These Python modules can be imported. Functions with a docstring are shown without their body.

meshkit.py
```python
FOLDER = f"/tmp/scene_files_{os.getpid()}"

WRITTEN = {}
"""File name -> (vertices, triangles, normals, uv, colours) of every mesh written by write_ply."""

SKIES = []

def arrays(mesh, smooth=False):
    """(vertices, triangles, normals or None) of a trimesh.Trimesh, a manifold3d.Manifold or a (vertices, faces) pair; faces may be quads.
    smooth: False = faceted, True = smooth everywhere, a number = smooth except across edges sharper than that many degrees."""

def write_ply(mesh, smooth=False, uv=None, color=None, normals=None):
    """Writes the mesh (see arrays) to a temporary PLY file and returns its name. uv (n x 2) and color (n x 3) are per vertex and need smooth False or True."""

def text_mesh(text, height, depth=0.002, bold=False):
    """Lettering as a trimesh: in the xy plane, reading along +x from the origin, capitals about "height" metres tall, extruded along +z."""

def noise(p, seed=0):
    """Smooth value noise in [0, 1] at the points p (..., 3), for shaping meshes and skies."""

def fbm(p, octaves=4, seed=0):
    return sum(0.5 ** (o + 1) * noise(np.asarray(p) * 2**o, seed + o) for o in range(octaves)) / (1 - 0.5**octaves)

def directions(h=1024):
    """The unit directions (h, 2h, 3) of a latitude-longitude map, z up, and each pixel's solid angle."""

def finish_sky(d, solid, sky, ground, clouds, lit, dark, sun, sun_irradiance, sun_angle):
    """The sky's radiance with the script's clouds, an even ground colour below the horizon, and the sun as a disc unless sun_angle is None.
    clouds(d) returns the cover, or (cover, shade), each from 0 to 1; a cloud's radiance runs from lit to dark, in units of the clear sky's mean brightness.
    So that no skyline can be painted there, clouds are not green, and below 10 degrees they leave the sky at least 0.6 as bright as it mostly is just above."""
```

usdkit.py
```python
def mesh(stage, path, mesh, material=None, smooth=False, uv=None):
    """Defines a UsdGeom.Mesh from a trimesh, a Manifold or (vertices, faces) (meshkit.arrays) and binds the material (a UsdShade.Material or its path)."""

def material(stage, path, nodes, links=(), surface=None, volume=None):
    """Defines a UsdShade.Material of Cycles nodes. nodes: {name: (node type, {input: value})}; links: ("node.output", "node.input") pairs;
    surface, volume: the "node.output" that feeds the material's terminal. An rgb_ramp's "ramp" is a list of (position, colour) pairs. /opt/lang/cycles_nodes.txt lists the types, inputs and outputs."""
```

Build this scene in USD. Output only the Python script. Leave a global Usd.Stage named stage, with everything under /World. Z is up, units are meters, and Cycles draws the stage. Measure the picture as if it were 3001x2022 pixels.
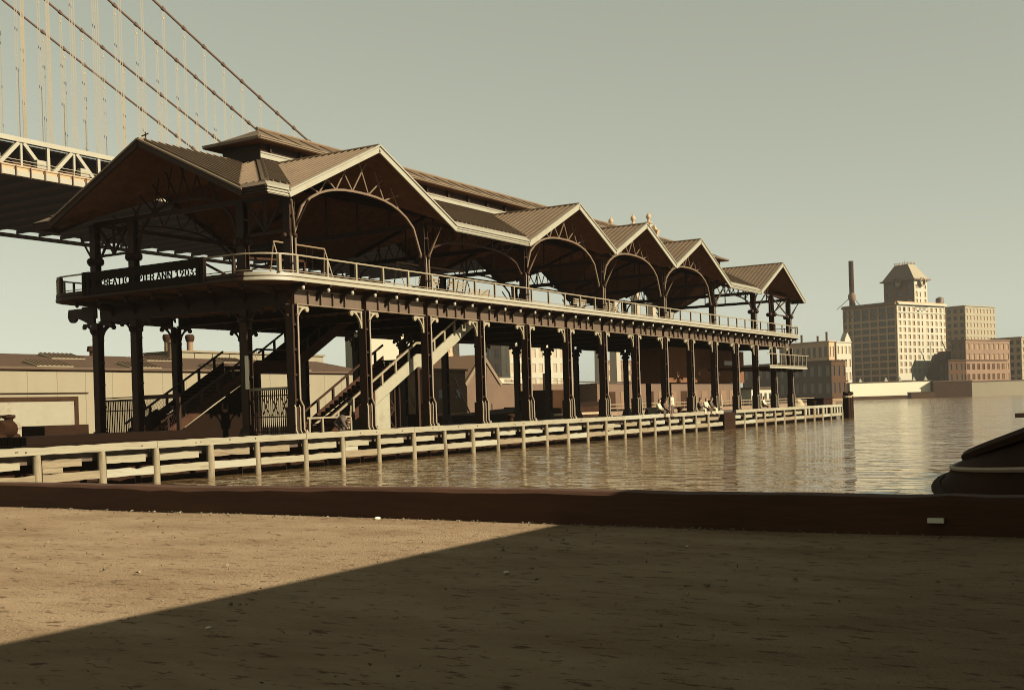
import math, random
import numpy as np
import trimesh
import usdkit, meshkit
from shapely.geometry import Polygon, LineString, box as sbox
from shapely import affinity
from shapely.ops import unary_union
from pxr import Usd, UsdGeom, UsdLux, UsdShade, Gf, Sdf

stage = Usd.Stage.CreateInMemory()
UsdGeom.SetStageUpAxis(stage, UsdGeom.Tokens.z)
UsdGeom.SetStageMetersPerUnit(stage, 1.0)
world = UsdGeom.Xform.Define(stage, '/World')
stage.SetDefaultPrim(world.GetPrim())
UsdGeom.Scope.Define(stage, '/World/Looks')
rng = random.Random(7)

# ---------------------------------------------------------------- camera, sky, sun, exposure
CAM = np.array([-37.645, -34.274, 1.168])
YAW, PITCH, ROLL = math.radians(30.589), math.radians(-0.097), math.radians(-1.783)
F_PX, PPX, PPY, PW, PH = 3326.6, 1554.3, 1194.6, 3001.0, 2022.0
fw = np.array([math.cos(YAW) * math.cos(PITCH), math.sin(YAW) * math.cos(PITCH), math.sin(PITCH)])
rt = np.array([math.sin(YAW), -math.cos(YAW), 0.0])
up = np.cross(rt, fw)
rt2 = math.cos(ROLL) * rt + math.sin(ROLL) * up
up2 = -math.sin(ROLL) * rt + math.cos(ROLL) * up
cam = UsdGeom.Camera.Define(stage, '/World/camera')
cam.AddTransformOp().Set(Gf.Matrix4d(*rt2, 0, *up2, 0, *(-fw), 0, *CAM, 1))
cam.CreateHorizontalApertureAttr(36.0)
cam.CreateVerticalApertureAttr(36.0 * 689 / 1024)
cam.CreateFocalLengthAttr(36.0 * F_PX / PW)
cam.CreateHorizontalApertureOffsetAttr((PW / 2 - PPX) / PW * 36.0)
cam.CreateVerticalApertureOffsetAttr((PPY - PH / 2) / PW * 36.0)
cam.CreateClippingRangeAttr(Gf.Vec2f(0.05, 20000))
cam.CreateExposureAttr(1.76)

SUN_EL = math.radians(27.0)
SUN_AZ = math.radians(2.0)                     # from -Y towards +X
SUN = np.array([math.sin(SUN_AZ) * math.cos(SUN_EL), -math.cos(SUN_AZ) * math.cos(SUN_EL), math.sin(SUN_EL)])
sun = UsdLux.DistantLight.Define(stage, '/World/sun')
sun.CreateNormalizeAttr(True)
sun.CreateIntensityAttr(1.25)
sun.CreateAngleAttr(0.5)
sun.CreateColorAttr(Gf.Vec3f(1.0, 0.90, 0.70))
zz = SUN / np.linalg.norm(SUN)
xx = np.cross([0, 0, 1.0], zz); xx /= np.linalg.norm(xx)
yy = np.cross(zz, xx)
sun.AddTransformOp().Set(Gf.Matrix4d(*xx, 0, *yy, 0, *zz, 0, 0, 0, 60, 1))

SKY_STRENGTH = 0.074
dome = UsdLux.DomeLight.Define(stage, '/World/sky')
dome.CreateIntensityAttr(1.0)
sky_mat = usdkit.material(stage, '/World/Looks/sky_material', {
    'sky': ('sky_texture', {'sky_type': 'single_scattering', 'sun_disc': False, 'sun_elevation': SUN_EL,
                            'sun_rotation': math.atan2(SUN[0], SUN[1]), 'air_density': 1.0, 'aerosol_density': 1.15, 'altitude': 10.0}),
    'soft': ('gamma', {'gamma': 0.50}),
    'bw': ('rgb_to_bw', {}),
    'tone': ('mix', {'mix_type': 'multiply', 'fac': 1.0, 'color2': (0.99, 1.05, 0.85)}),
    'bg': ('background_shader', {'strength': SKY_STRENGTH})},
    [('sky.color', 'soft.color'), ('soft.color', 'bw.color'), ('bw.val', 'tone.color1'), ('tone.color', 'bg.color')], surface='bg.background')
UsdShade.MaterialBindingAPI.Apply(dome.GetPrim()).Bind(sky_mat)
dome.GetPrim().SetCustomDataByKey('kind', 'structure')

# ---------------------------------------------------------------- helpers
_count = {}
def numbered(parent, name):
    k = (parent, name)
    n = _count.get(k, 0)
    _count[k] = n + 1
    return name if n == 0 else f'{name}_{n:03d}'

def ppath(parent):
    return '/World' if parent is None else str(parent.GetPath())

def tag(p, label=None, cat=None, group=None, kind=None):
    for k, v in (('label', label), ('category', cat), ('group', group), ('kind', kind)):
        if v:
            p.SetCustomDataByKey(k, v)
    return p

def empty(name, label=None, cat=None, loc=(0, 0, 0), rotz=0.0, group=None, parent=None):
    pp = ppath(parent)
    x = UsdGeom.Xform.Define(stage, f'{pp}/{numbered(pp, name)}')
    if any(loc) or rotz:
        x.AddTranslateOp().Set(Gf.Vec3d(*map(float, loc)))
        x.AddRotateZOp().Set(float(math.degrees(rotz)))
    return tag(x.GetPrim(), label, cat, group)

def copy_of(src, loc, rotz=0.0, label=None, group=None, scale=None):
    n = src.GetName()
    base = n.rsplit('_', 1)[0] if n[-3:].isdigit() else n
    x = UsdGeom.Xform.Define(stage, f'/World/{numbered("/World", base)}')
    x.GetPrim().GetReferences().AddInternalReference(src.GetPath())
    x.ClearXformOpOrder()
    for op in ('xformOp:translate', 'xformOp:rotateZ', 'xformOp:scale'):
        pass
    t = x.GetPrim().CreateAttribute('xformOp:translate', Sdf.ValueTypeNames.Double3); t.Set(Gf.Vec3d(*map(float, loc)))
    r = x.GetPrim().CreateAttribute('xformOp:rotateZ', Sdf.ValueTypeNames.Float); r.Set(float(math.degrees(rotz)))
    order = ['xformOp:translate', 'xformOp:rotateZ']
    if scale:
        s = x.GetPrim().CreateAttribute('xformOp:scale', Sdf.ValueTypeNames.Float3); s.Set(Gf.Vec3f(*scale)); order.append('xformOp:scale')
    x.GetPrim().CreateAttribute('xformOpOrder', Sdf.ValueTypeNames.TokenArray, False, Sdf.VariabilityUniform).Set(order)
    x.GetPrim().SetInstanceable(True)
    was = src.GetCustomData()
    return tag(x.GetPrim(), label or was.get('label'), was.get('category'), group or was.get('group'))

def rect_poly(a0, a1, b0, b1):
    return [(a0, b0), (a1, b0), (a1, b1), (a0, b1)]

class MB:
    """Collects shapes; build() makes them one mesh."""
    def __init__(self):
        self.v, self.f, self.n = [], [], 0
    def add(self, v, f):
        v = np.asarray(v, float); f = np.asarray(f, int)
        if f.shape[1] == 4:
            f = np.vstack([f[:, [0, 1, 2]], f[:, [0, 2, 3]]])
        self.v.append(v); self.f.append(f + self.n); self.n += len(v)
        return self
    def tri(self, m, M=None):
        v = np.array(m.vertices)
        if M is not None:
            v = v @ np.asarray(M)[:3, :3].T + np.asarray(M)[:3, 3]
        return self.add(v, m.faces)
    def box(self, x0, x1, y0, y1, z0, z1):
        x0, x1 = sorted((x0, x1)); y0, y1 = sorted((y0, y1)); z0, z1 = sorted((z0, z1))
        v = [(x0, y0, z0), (x1, y0, z0), (x1, y1, z0), (x0, y1, z0), (x0, y0, z1), (x1, y0, z1), (x1, y1, z1), (x0, y1, z1)]
        return self.add(v, [(0, 3, 2, 1), (4, 5, 6, 7), (0, 1, 5, 4), (1, 2, 6, 5), (2, 3, 7, 6), (3, 0, 4, 7)])
    def frustum(self, cx, cy, z0, z1, a0, b0, a1, b1):
        v = [(cx + s * a, cy + t * b, z) for z, a, b in ((z0, a0, b0), (z1, a1, b1)) for s, t in ((-1, -1), (1, -1), (1, 1), (-1, 1))]
        return self.add(v, [(0, 3, 2, 1), (4, 5, 6, 7), (0, 1, 5, 4), (1, 2, 6, 5), (2, 3, 7, 6), (3, 0, 4, 7)])
    def beam(self, p, q, w, h, upv=(0, 0, 1)):
        p, q = np.asarray(p, float), np.asarray(q, float)
        d = q - p; d /= np.linalg.norm(d) + 1e-12
        s = np.cross(d, upv)
        if np.linalg.norm(s) < 1e-6:
            s = np.cross(d, (1, 0, 0))
        s /= np.linalg.norm(s); u = np.cross(s, d)
        v = [e + a * s * w / 2 + b * u * h / 2 for e in (p, q) for a, b in ((-1, -1), (1, -1), (1, 1), (-1, 1))]
        return self.add(v, [(3, 2, 1, 0), (4, 5, 6, 7), (0, 1, 5, 4), (1, 2, 6, 5), (2, 3, 7, 6), (3, 0, 4, 7)])
    def tube(self, pts, r, n=6, caps=True):
        p = np.asarray(pts, float)
        rr = np.broadcast_to(np.asarray(r, float), (len(p),))
        t = np.gradient(p, axis=0); t /= np.linalg.norm(t, axis=1, keepdims=True) + 1e-12
        ref = np.array([0, 0, 1.0]) if abs(t[0][2]) < 0.9 else np.array([1.0, 0, 0])
        vs = []
        for i in range(len(p)):
            a = np.cross(t[i], ref); 
            if np.linalg.norm(a) < 1e-4:
                a = np.cross(t[i], (0, 1, 0))
            a /= np.linalg.norm(a); b = np.cross(t[i], a)
            an = np.arange(n) * 2 * np.pi / n
            vs.append(p[i] + rr[i] * (np.cos(an)[:, None] * a + np.sin(an)[:, None] * b))
        V = np.vstack(vs); F = []
        for i in range(len(p) - 1):
            for j in range(n):
                k = (j + 1) % n
                F.append((i * n + j, i * n + k, (i + 1) * n + k, (i + 1) * n + j))
        self.add(V, F)
        if caps:
            for e in (0, len(p) - 1):
                ring = V[e * n:(e + 1) * n]
                self.add(np.vstack([ring, ring.mean(0)]), [(j, (j + 1) % n, n) for j in range(n)])
        return self
    def ball(self, c, r, sub=1, sc=(1, 1, 1)):
        m = trimesh.creation.icosphere(subdivisions=sub, radius=1.0)
        return self.add(np.array(m.vertices) * np.asarray(sc) * r + np.asarray(c), m.faces)
    def lathe(self, c, prof, n=12):
        """prof: (radius, z) pairs"""
        pr = np.asarray(prof, float); an = np.arange(n) * 2 * np.pi / n
        V = np.array([[c[0] + r * math.cos(a), c[1] + r * math.sin(a), c[2] + z] for r, z in pr for a in an])
        F = [(i * n + j, i * n + (j + 1) % n, (i + 1) * n + (j + 1) % n, (i + 1) * n + j) for i in range(len(pr) - 1) for j in range(n)]
        return self.add(V, F)
    def plate(self, poly, o, ux, uy, th):
        """2-D polygon (points or shapely) extruded by th along ux x uy."""
        g = poly if hasattr(poly, 'geom_type') else Polygon(poly)
        ux, uy, o = np.asarray(ux, float), np.asarray(uy, float), np.asarray(o, float)
        n = np.cross(ux, uy); n /= np.linalg.norm(n)
        for q in getattr(g, 'geoms', [g]):
            if q.is_empty or q.area < 1e-6:
                continue
            m = trimesh.creation.extrude_polygon(q, abs(th), engine='earcut')
            v = np.array(m.vertices)
            if th < 0:
                v[:, 2] -= abs(th)
            self.add(o + v[:, :1] * ux + v[:, 1:2] * uy + v[:, 2:] * n, m.faces)
        return self
    def build(self, name, mat, parent=None, smooth=False, label=None, cat=None, group=None, kind=None):
        pp = ppath(parent)
        V = np.vstack(self.v); F = np.vstack(self.f)
        m = usdkit.mesh(stage, f'{pp}/{numbered(pp, name)}', (V, F), M[mat], smooth=smooth)
        return tag(m.GetPrim(), label, cat, group, kind)

def fan(V, F):
    return MB().add(V, F)

# ---------------------------------------------------------------- materials (sepia world: every colour is a brown, cream or sage tone)
M = {}
def mat(name, col, rough=0.7, var=0.25, scale=3.0, bump=0.0, bscale=40.0, stretch=(1, 1, 1), dark=None, dark_amt=0.0, spec=0.4, metal=0.0, dscale=1.5, dpos=(0.52, 0.68)):
    """Plain colour with soft tonal variation, optional stains (dark) and relief."""
    c = np.asarray(col, float)
    nodes = {'g': ('geometry', {}), 'map': ('mapping', {'scale': stretch}),
             'n': ('noise_texture', {'scale': scale, 'detail': 6.0, 'roughness': 0.6}),
             'r': ('rgb_ramp', {'ramp': [(0.25, tuple(c * (1 - var))), (0.5, tuple(c)), (0.75, tuple(np.minimum(c * (1 + var), 0.9)))]}),
             'p': ('principled_bsdf', {'roughness': rough, 'specular_ior_level': spec, 'metallic': metal})}
    links = [('g.position', 'map.vector'), ('map.vector', 'n.vector'), ('n.fac', 'r.fac')]
    out = 'r.color'
    if dark is not None:
        nodes['n2'] = ('noise_texture', {'scale': dscale, 'detail': 8.0, 'roughness': 0.65})
        nodes['r2'] = ('rgb_ramp', {'ramp': [(dpos[0], (0, 0, 0)), (dpos[1], (dark_amt,) * 3)]})
        nodes['mx'] = ('mix', {'mix_type': 'mix', 'color2': tuple(dark)})
        links += [('map.vector', 'n2.vector'), ('n2.fac', 'r2.fac'), ('r2.color', 'mx.fac'), (out, 'mx.color1')]
        out = 'mx.color'
    links.append((out, 'p.base_color'))
    if bump:
        nodes['n3'] = ('noise_texture', {'scale': bscale, 'detail': 4.0, 'roughness': 0.6})
        nodes['b'] = ('bump', {'strength': 1.0, 'distance': bump})
        links += [('map.vector', 'n3.vector'), ('n3.fac', 'b.height'), ('b.normal', 'p.normal')]
    M[name] = usdkit.material(stage, f'/World/Looks/{name}', nodes, links, surface='p.BSDF')

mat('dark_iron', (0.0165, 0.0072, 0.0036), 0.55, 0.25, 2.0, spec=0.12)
mat('dark_wood', (0.0240, 0.0098, 0.0046), 0.8, 0.3, 2.0, spec=0.08)
mat('girder_paint', (0.0420, 0.0240, 0.0115), 0.6, 0.2, 3.0, dark=(0.025, 0.014, 0.007), dark_amt=0.6)
mat('pipe_paint', (0.0880, 0.0602, 0.0333), 0.5, 0.2, 3.0)
mat('white_paint', (0.1389, 0.1273, 0.0926), 0.5, 0.06, 2.0, dark=(0.10, 0.07, 0.036), dark_amt=0.5, dscale=1.2, dpos=(0.5, 0.75))
mat('rail_paint', (0.1111, 0.0880, 0.0532), 0.5, 0.12, 3.0)
mat('rail_dull', (0.0955, 0.0646, 0.0338), 0.5, 0.15, 3.0)
mat('truss_paint', (0.0620, 0.0380, 0.0190), 0.6, 0.15, 3.0)
mat('roof_metal', (0.0718, 0.0453, 0.0231), 0.55, 0.18, 1.2, dark=(0.045, 0.027, 0.013), dark_amt=0.45, stretch=(1, 1, 3), dscale=0.8)
mat('monitor_roof', (0.0579, 0.0361, 0.0176), 0.6, 0.2, 1.2, bump=0.01, bscale=8)
mat('casting_paint', (0.1249, 0.1018, 0.0625), 0.55, 0.15, 4.0, dark=(0.05, 0.03, 0.015), dark_amt=0.6, dscale=3.0)  # pale tone carries the strong sun on the front castings
mat('plank', (0.1249, 0.1087, 0.0718), 0.8, 0.14, 2.0, bump=0.006, bscale=6.0, stretch=(0.35, 1, 6), dark=(0.05, 0.03, 0.015), dark_amt=0.75, dscale=2.2, dpos=(0.55, 0.74), spec=0.2)
mat('plank_pale', (0.1435, 0.1319, 0.0949), 0.8, 0.10, 2.0, bump=0.006, bscale=6.0, stretch=(0.35, 1, 6), dark=(0.06, 0.036, 0.018), dark_amt=0.65, dscale=2.2, dpos=(0.57, 0.76), spec=0.2)
mat('plank_tan', (0.1018, 0.0786, 0.0463), 0.8, 0.18, 2.0, bump=0.006, bscale=6.0, stretch=(0.35, 1, 6), dark=(0.045, 0.026, 0.013), dark_amt=0.8, dscale=2.2, dpos=(0.5, 0.72), spec=0.2)
mat('pile_wood', (0.1111, 0.0880, 0.0532), 0.85, 0.25, 6.0, bump=0.01, bscale=5.0, stretch=(3, 3, 0.4), dark=(0.035, 0.02, 0.01), dark_amt=0.85, spec=0.2)
mat('wet_wood', (0.0120, 0.0055, 0.0026), 0.6, 0.3, 3.0, spec=0.03)
mat('bolt_iron', (0.05, 0.03, 0.015), 0.6, 0.1)
mat('stringer_paint', (0.1296, 0.1157, 0.0764), 0.6, 0.08, 2.0, dark=(0.085, 0.06, 0.032), dark_amt=0.45, dscale=1.6)
mat('soffit_wood', (0.075, 0.036, 0.0185), 0.9, 0.25, 2.0, spec=0.05)
mat('deck_wood', (0.0380, 0.0228, 0.0114), 0.85, 0.3, 2.0, stretch=(0.4, 4, 1))
mat('string_timber', (0.0360, 0.0150, 0.0068), 0.9, 0.3, 2.0, bump=0.01, bscale=6.0, stretch=(4, 0.4, 4), spec=0.2)
mat('cream_wall', (0.1087, 0.0902, 0.0555), 0.8, 0.07, 0.6, dark=(0.12, 0.09, 0.052), dark_amt=0.55, stretch=(1, 1, 0.35), dscale=0.5)
mat('door_wall', (0.1203, 0.1065, 0.0718), 0.8, 0.08, 0.8, dark=(0.09, 0.06, 0.032), dark_amt=0.7, dscale=0.9, dpos=(0.55, 0.7))
mat('tar_roof', (0.0364, 0.0185, 0.0086), 0.8, 0.25, 0.8, spec=0.25)
mat('skylight', (0.1124, 0.0871, 0.0505), 0.5, 0.1)
mat('brown_stack', (0.1140, 0.0669, 0.0319), 0.8, 0.2, 1.0)
mat('bridge_white', (0.1389, 0.1249, 0.0880), 0.6, 0.08, 0.4)
mat('bridge_dark', (0.0200, 0.0090, 0.0042), 0.7, 0.25, 0.3, spec=0.03)
mat('cable', (0.0450, 0.0220, 0.0100), 0.6, 0.2, 0.5)
mat('suspender', (0.1500, 0.1250, 0.0850), 0.7, 0.08, 0.3)
mat('city_pale', (0.1249, 0.1041, 0.0648), 0.85, 0.06, 0.08)
mat('city_tan', (0.2000, 0.1280, 0.0660), 0.85, 0.1, 0.08)
mat('city_brown', (0.0750, 0.0400, 0.0180), 0.85, 0.15, 0.08)
mat('city_dark', (0.0320, 0.0160, 0.0075), 0.85, 0.2, 0.08, spec=0.03)
mat('far_white', (0.1798, 0.1630, 0.1152), 0.8, 0.04, 0.08)
mat('glass_dark', (0.0140, 0.0070, 0.0033), 0.25, 0.3, 0.15, spec=0.5)
mat('glass_tan', (0.1178, 0.0722, 0.0365), 0.35, 0.2, 0.15, spec=0.5)
mat('window_pale', (0.1520, 0.1102, 0.0608), 0.4, 0.15, 0.15, spec=0.5)
mat('slate', (0.0550, 0.0300, 0.0145), 0.6, 0.15, 0.3)
mat('hull_dark', (0.0160, 0.0072, 0.0034), 0.8, 0.3, 1.0, spec=0.03)
mat('hull_stripe', (0.1672, 0.1216, 0.0684), 0.6, 0.2, 2.0)
mat('coal', (0.0100, 0.0045, 0.0022), 0.9, 0.4, 5.0, bump=0.03, bscale=8, spec=0.03)
mat('cloth_dark', (0.035, 0.022, 0.014), 0.9, 0.2, 6.0)
mat('cloth_mid', (0.0550, 0.0300, 0.0150), 0.9, 0.2, 6.0)
mat('cloth_pale', (0.2584, 0.2280, 0.1520), 0.9, 0.08, 6.0)
mat('skin', (0.2000, 0.1250, 0.0700), 0.7, 0.05, 6.0)
mat('rope', (0.1976, 0.1520, 0.0912), 0.9, 0.2, 12.0)
mat('paper', (0.3800, 0.3496, 0.2508), 0.9, 0.03)
mat('land', (0.0912, 0.0570, 0.0319), 0.95, 0.2, 0.2)
mat('frame_dark', (0.0200, 0.0100, 0.0050), 0.8, 0.2, 1.0, spec=0.03)
mat('sign_dark', (0.0060, 0.0028, 0.0014), 0.6, 0.1, 2.0, spec=0.03)

# ground of the quay: packed gritty earth with streaks; fine relief
usdkit_nodes = {
    'g': ('geometry', {}),
    'm1': ('mapping', {'scale': (1.5, 0.55, 1.0), 'rotation': (0, 0, -0.5)}),
    'n1': ('noise_texture', {'scale': 1.1, 'detail': 8.0, 'roughness': 0.65}),
    'r1': ('rgb_ramp', {'ramp': [(0.3, (0.118, 0.076, 0.041)), (0.5, (0.164, 0.113, 0.066)), (0.7, (0.205, 0.148, 0.089))]}),
    'n2': ('noise_texture', {'scale': 9.0, 'detail': 5.0, 'roughness': 0.7}),
    'r2': ('rgb_ramp', {'ramp': [(0.565, (0, 0, 0)), (0.64, (0.9, 0.9, 0.9))]}),
    'mx': ('mix', {'mix_type': 'mix', 'color2': (0.05, 0.028, 0.014)}),
    'n3': ('noise_texture', {'scale': 38.0, 'detail': 4.0, 'roughness': 0.7}),
    'b': ('bump', {'strength': 0.7, 'distance': 0.03}),
    'p': ('principled_bsdf', {'roughness': 0.95, 'specular_ior_level': 0.1})}
M['quay_ground'] = usdkit.material(stage, '/World/Looks/quay_ground', usdkit_nodes, [
    ('g.position', 'm1.vector'), ('m1.vector', 'n1.vector'), ('n1.fac', 'r1.fac'), ('m1.vector', 'n2.vector'), ('n2.fac', 'r2.fac'), ('r1.color', 'mx.color1'), ('r2.color', 'mx.fac'),
    ('mx.color', 'p.base_color'), ('g.position', 'n3.vector'), ('n3.fac', 'b.height'), ('b.normal', 'p.normal')], surface='p.BSDF')

# river: rippled, brown-black body
M['river'] = usdkit.material(stage, '/World/Looks/river', {
    'g': ('geometry', {}),
    'm1': ('mapping', {'mapping_type': 'point', 'scale': (1.25, 0.55, 1.0), 'rotation': (0, 0, -0.5)}), 'm2': ('mapping', {'scale': (0.20, 0.06, 1.0), 'rotation': (0, 0, -0.6)}), 'm3': ('mapping', {'scale': (6.0, 1.7, 1.0), 'rotation': (0, 0, -0.4)}),
    'n1': ('noise_texture', {'scale': 1.0, 'detail': 1.5, 'roughness': 0.45, 'distortion': 0.8}),
    'n2': ('noise_texture', {'scale': 1.0, 'detail': 3.0, 'roughness': 0.5}),
    'n3': ('noise_texture', {'scale': 1.0, 'detail': 2.0, 'roughness': 0.5}),
    'b1': ('bump', {'strength': 1.0, 'distance': 0.16}), 'b2': ('bump', {'strength': 1.0, 'distance': 0.22}), 'b3': ('bump', {'strength': 0.6, 'distance': 0.008}),
    'p': ('principled_bsdf', {'base_color': (0.085, 0.052, 0.024), 'roughness': 0.05, 'ior': 1.45, 'specular_ior_level': 0.8, 'specular_tint': (1.0, 0.95, 0.82)})},
    [('g.position', 'm1.vector'), ('g.position', 'm2.vector'), ('g.position', 'm3.vector'), ('m1.vector', 'n1.vector'), ('m2.vector', 'n2.vector'), ('m3.vector', 'n3.vector'),
     ('n2.fac', 'b2.height'), ('n1.fac', 'b1.height'), ('n3.fac', 'b3.height'), ('b2.normal', 'b1.normal'), ('b1.normal', 'b3.normal'), ('b3.normal', 'p.normal')], surface='p.BSDF')

# ---------------------------------------------------------------- the setting
WZ = -1.27
L, N = 5.0, 14
W = 12.77
MB().add([(-6000, -6000, WZ), (6000, -6000, WZ), (6000, 6000, WZ), (-6000, 6000, WZ)], [(0, 1, 2, 3)]).build('river', 'river', kind='structure')
# quay the camera stands on: sheet with gentle relief, and its wall down to the water
g = MB()
nx, ny = 60, 110
xs = np.linspace(-60, -27.62, nx); ys = np.linspace(-70, 13, ny)
X, Y = np.meshgrid(xs, ys, indexing='ij')
Zg = 0.05 * (meshkit.fbm(np.stack([X * 0.35, Y * 0.35, X * 0], -1), 4, 3) - 0.55)
V = np.stack([X, Y, Zg], -1).reshape(-1, 3)
F = [(i * ny + j, (i + 1) * ny + j, (i + 1) * ny + j + 1, i * ny + j + 1) for i in range(nx - 1) for j in range(ny - 1)]
g.add(V, F)
g.build('quay_ground', 'quay_ground', smooth=True, kind='structure')
MB().box(-28.1, -27.45, -70, -0.9, -3.0, -0.06).build('quay_wall', 'wet_wood', kind='structure')
MB().box(-27.44, 87.3, -0.30, 13.35, -0.30, 0.0).build('pier_deck', 'deck_wood', kind='structure')
MB().box(-27.4, 87.0, 0.35, 0.55, -3.0, -0.31).build('pier_bulkhead', 'wet_wood', kind='structure')  # dark sheet in place of the shadowed void under the deck
MB().box(-27.4, 87.0, 12.75, 12.95, -3.0, -0.31).build('pier_bulkhead', 'wet_wood', kind='structure')
MB().box(86.8, 87.0, 0.56, 12.74, -3.0, -0.31).build('pier_bulkhead', 'wet_wood', kind='structure')
MB().box(-400, 215, 36, 330, -3.0, -0.02).build('far_wharf', 'land', kind='structure')
MB().box(-400, -27.5, 13.4, 35.9, -3.0, -0.03).build('shore_ground', 'land', kind='structure')

# string timber along the quay edge: one long squared baulk, worn and slightly wavy
ys_ = np.linspace(-40.0, -1.0, 120); V, F_ = [], []
for i, y in enumerate(ys_):
    d, e = 0.010 * math.sin(y * 1.7) + rng.gauss(0, .004), 0.012 * math.sin(y * .9 + 1) + rng.gauss(0, .005); c = .03 + abs(rng.gauss(0, .008))
    V += [(-27.89 + d, y, -.03), (-27.89 + d, y, .315 - c + e), (-27.89 + c + d, y, .315 + e), (-27.55 - c, y, .315 + e * .6), (-27.55, y, .28), (-27.55, y, -.03)]
for i in range(len(ys_) - 1):
    for j in range(6):
        k = (j + 1) % 6; F_.append((i * 6 + j, i * 6 + k, (i + 1) * 6 + k, (i + 1) * 6 + j))
MB().add(V, F_).build('string_timber', 'string_timber', smooth=35, label='long dark squared timber along the near quay edge, half in sun', cat='timber')
gv = np.random.default_rng(11); gm = MB()
for _ in range(1400):
    x, y = gv.uniform(-35.5, -27.95), gv.uniform(-33.6, -20.5)
    if gv.random() < .35:
        x = -27.95 - abs(gv.normal(0, .12))
    s = abs(gv.normal(0, .007)) + .004
    v = gv.normal(0, 1, (5, 3)); v = v / np.linalg.norm(v, axis=1, keepdims=True) * s * [1.3, 1.3, .7]
    h = trimesh.convex.convex_hull(v); gm.add(np.array(h.vertices) + (x, y, .012), h.faces)
gm.build('grit', 'pile_wood', label='scattered grit and small stones on the near quay ground', cat='grit', kind='stuff')
# ---------------------------------------------------------------- the recreation pier building
pier = empty('recreation_pier', 'two-storey dark iron recreation pier building with five metal gables and white railing', 'pier building')
XC = [c * L for c in (1, 5, 7, 9, 13)]
ZR, SL = 13.62, 0.48            # gable ridge and slope
DT = 6.25                       # half width of a free gable
ZE, MS, BE = 11.0, 0.45, -0.6   # main roof edge, slope, its inset line
BF = -1.19                      # fascia plane
MB_Y, MB_X = 5.1, 3.75          # clerestory wall

# mappings from (along, inward) to the plan, for the four sides
SIDES = {'front': lambda a, b: (a, b), 'back': lambda a, b: (a, W - b), 'near': lambda a, b: (b - 1.41, a), 'far': lambda a, b: (70.71 - b, a)}

def face_up(V, F):
    out = []
    for f in F:
        n = np.cross(V[f[1]] - V[f[0]], V[f[2]] - V[f[0]])
        out.append(f if n[2] > 0 else f[::-1])
    return np.array(out)

def slab(poly, z_of, side, top, bot):
    """Roof sheet over a plan polygon in (a, b) of a side: top and underside separated."""
    fn = SIDES[side]
    for q in getattr(poly, 'geoms', [poly]):
        if q.is_empty or q.area < 0.01:
            continue
        v2, f = trimesh.creation.triangulate_polygon(q, engine='earcut')
        V = np.array([(*fn(a, b), z_of(a, b)) for a, b in v2])
        f = face_up(V, np.asarray(f))
        top.add(V, f)
        Vb = V - np.array([0, 0, 0.11])
        bot.add(Vb, f[:, ::-1])
        ring = np.array(q.exterior.coords)[:-1]
        R = np.array([(*fn(a, b), z_of(a, b)) for a, b in ring]); k = len(R)
        bot.add(np.vstack([R - [0, 0, .004], R - np.array([0, 0, 0.11])]), [(i, (i + 1) % k, k + (i + 1) % k, k + i) for i in range(k)])

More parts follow.
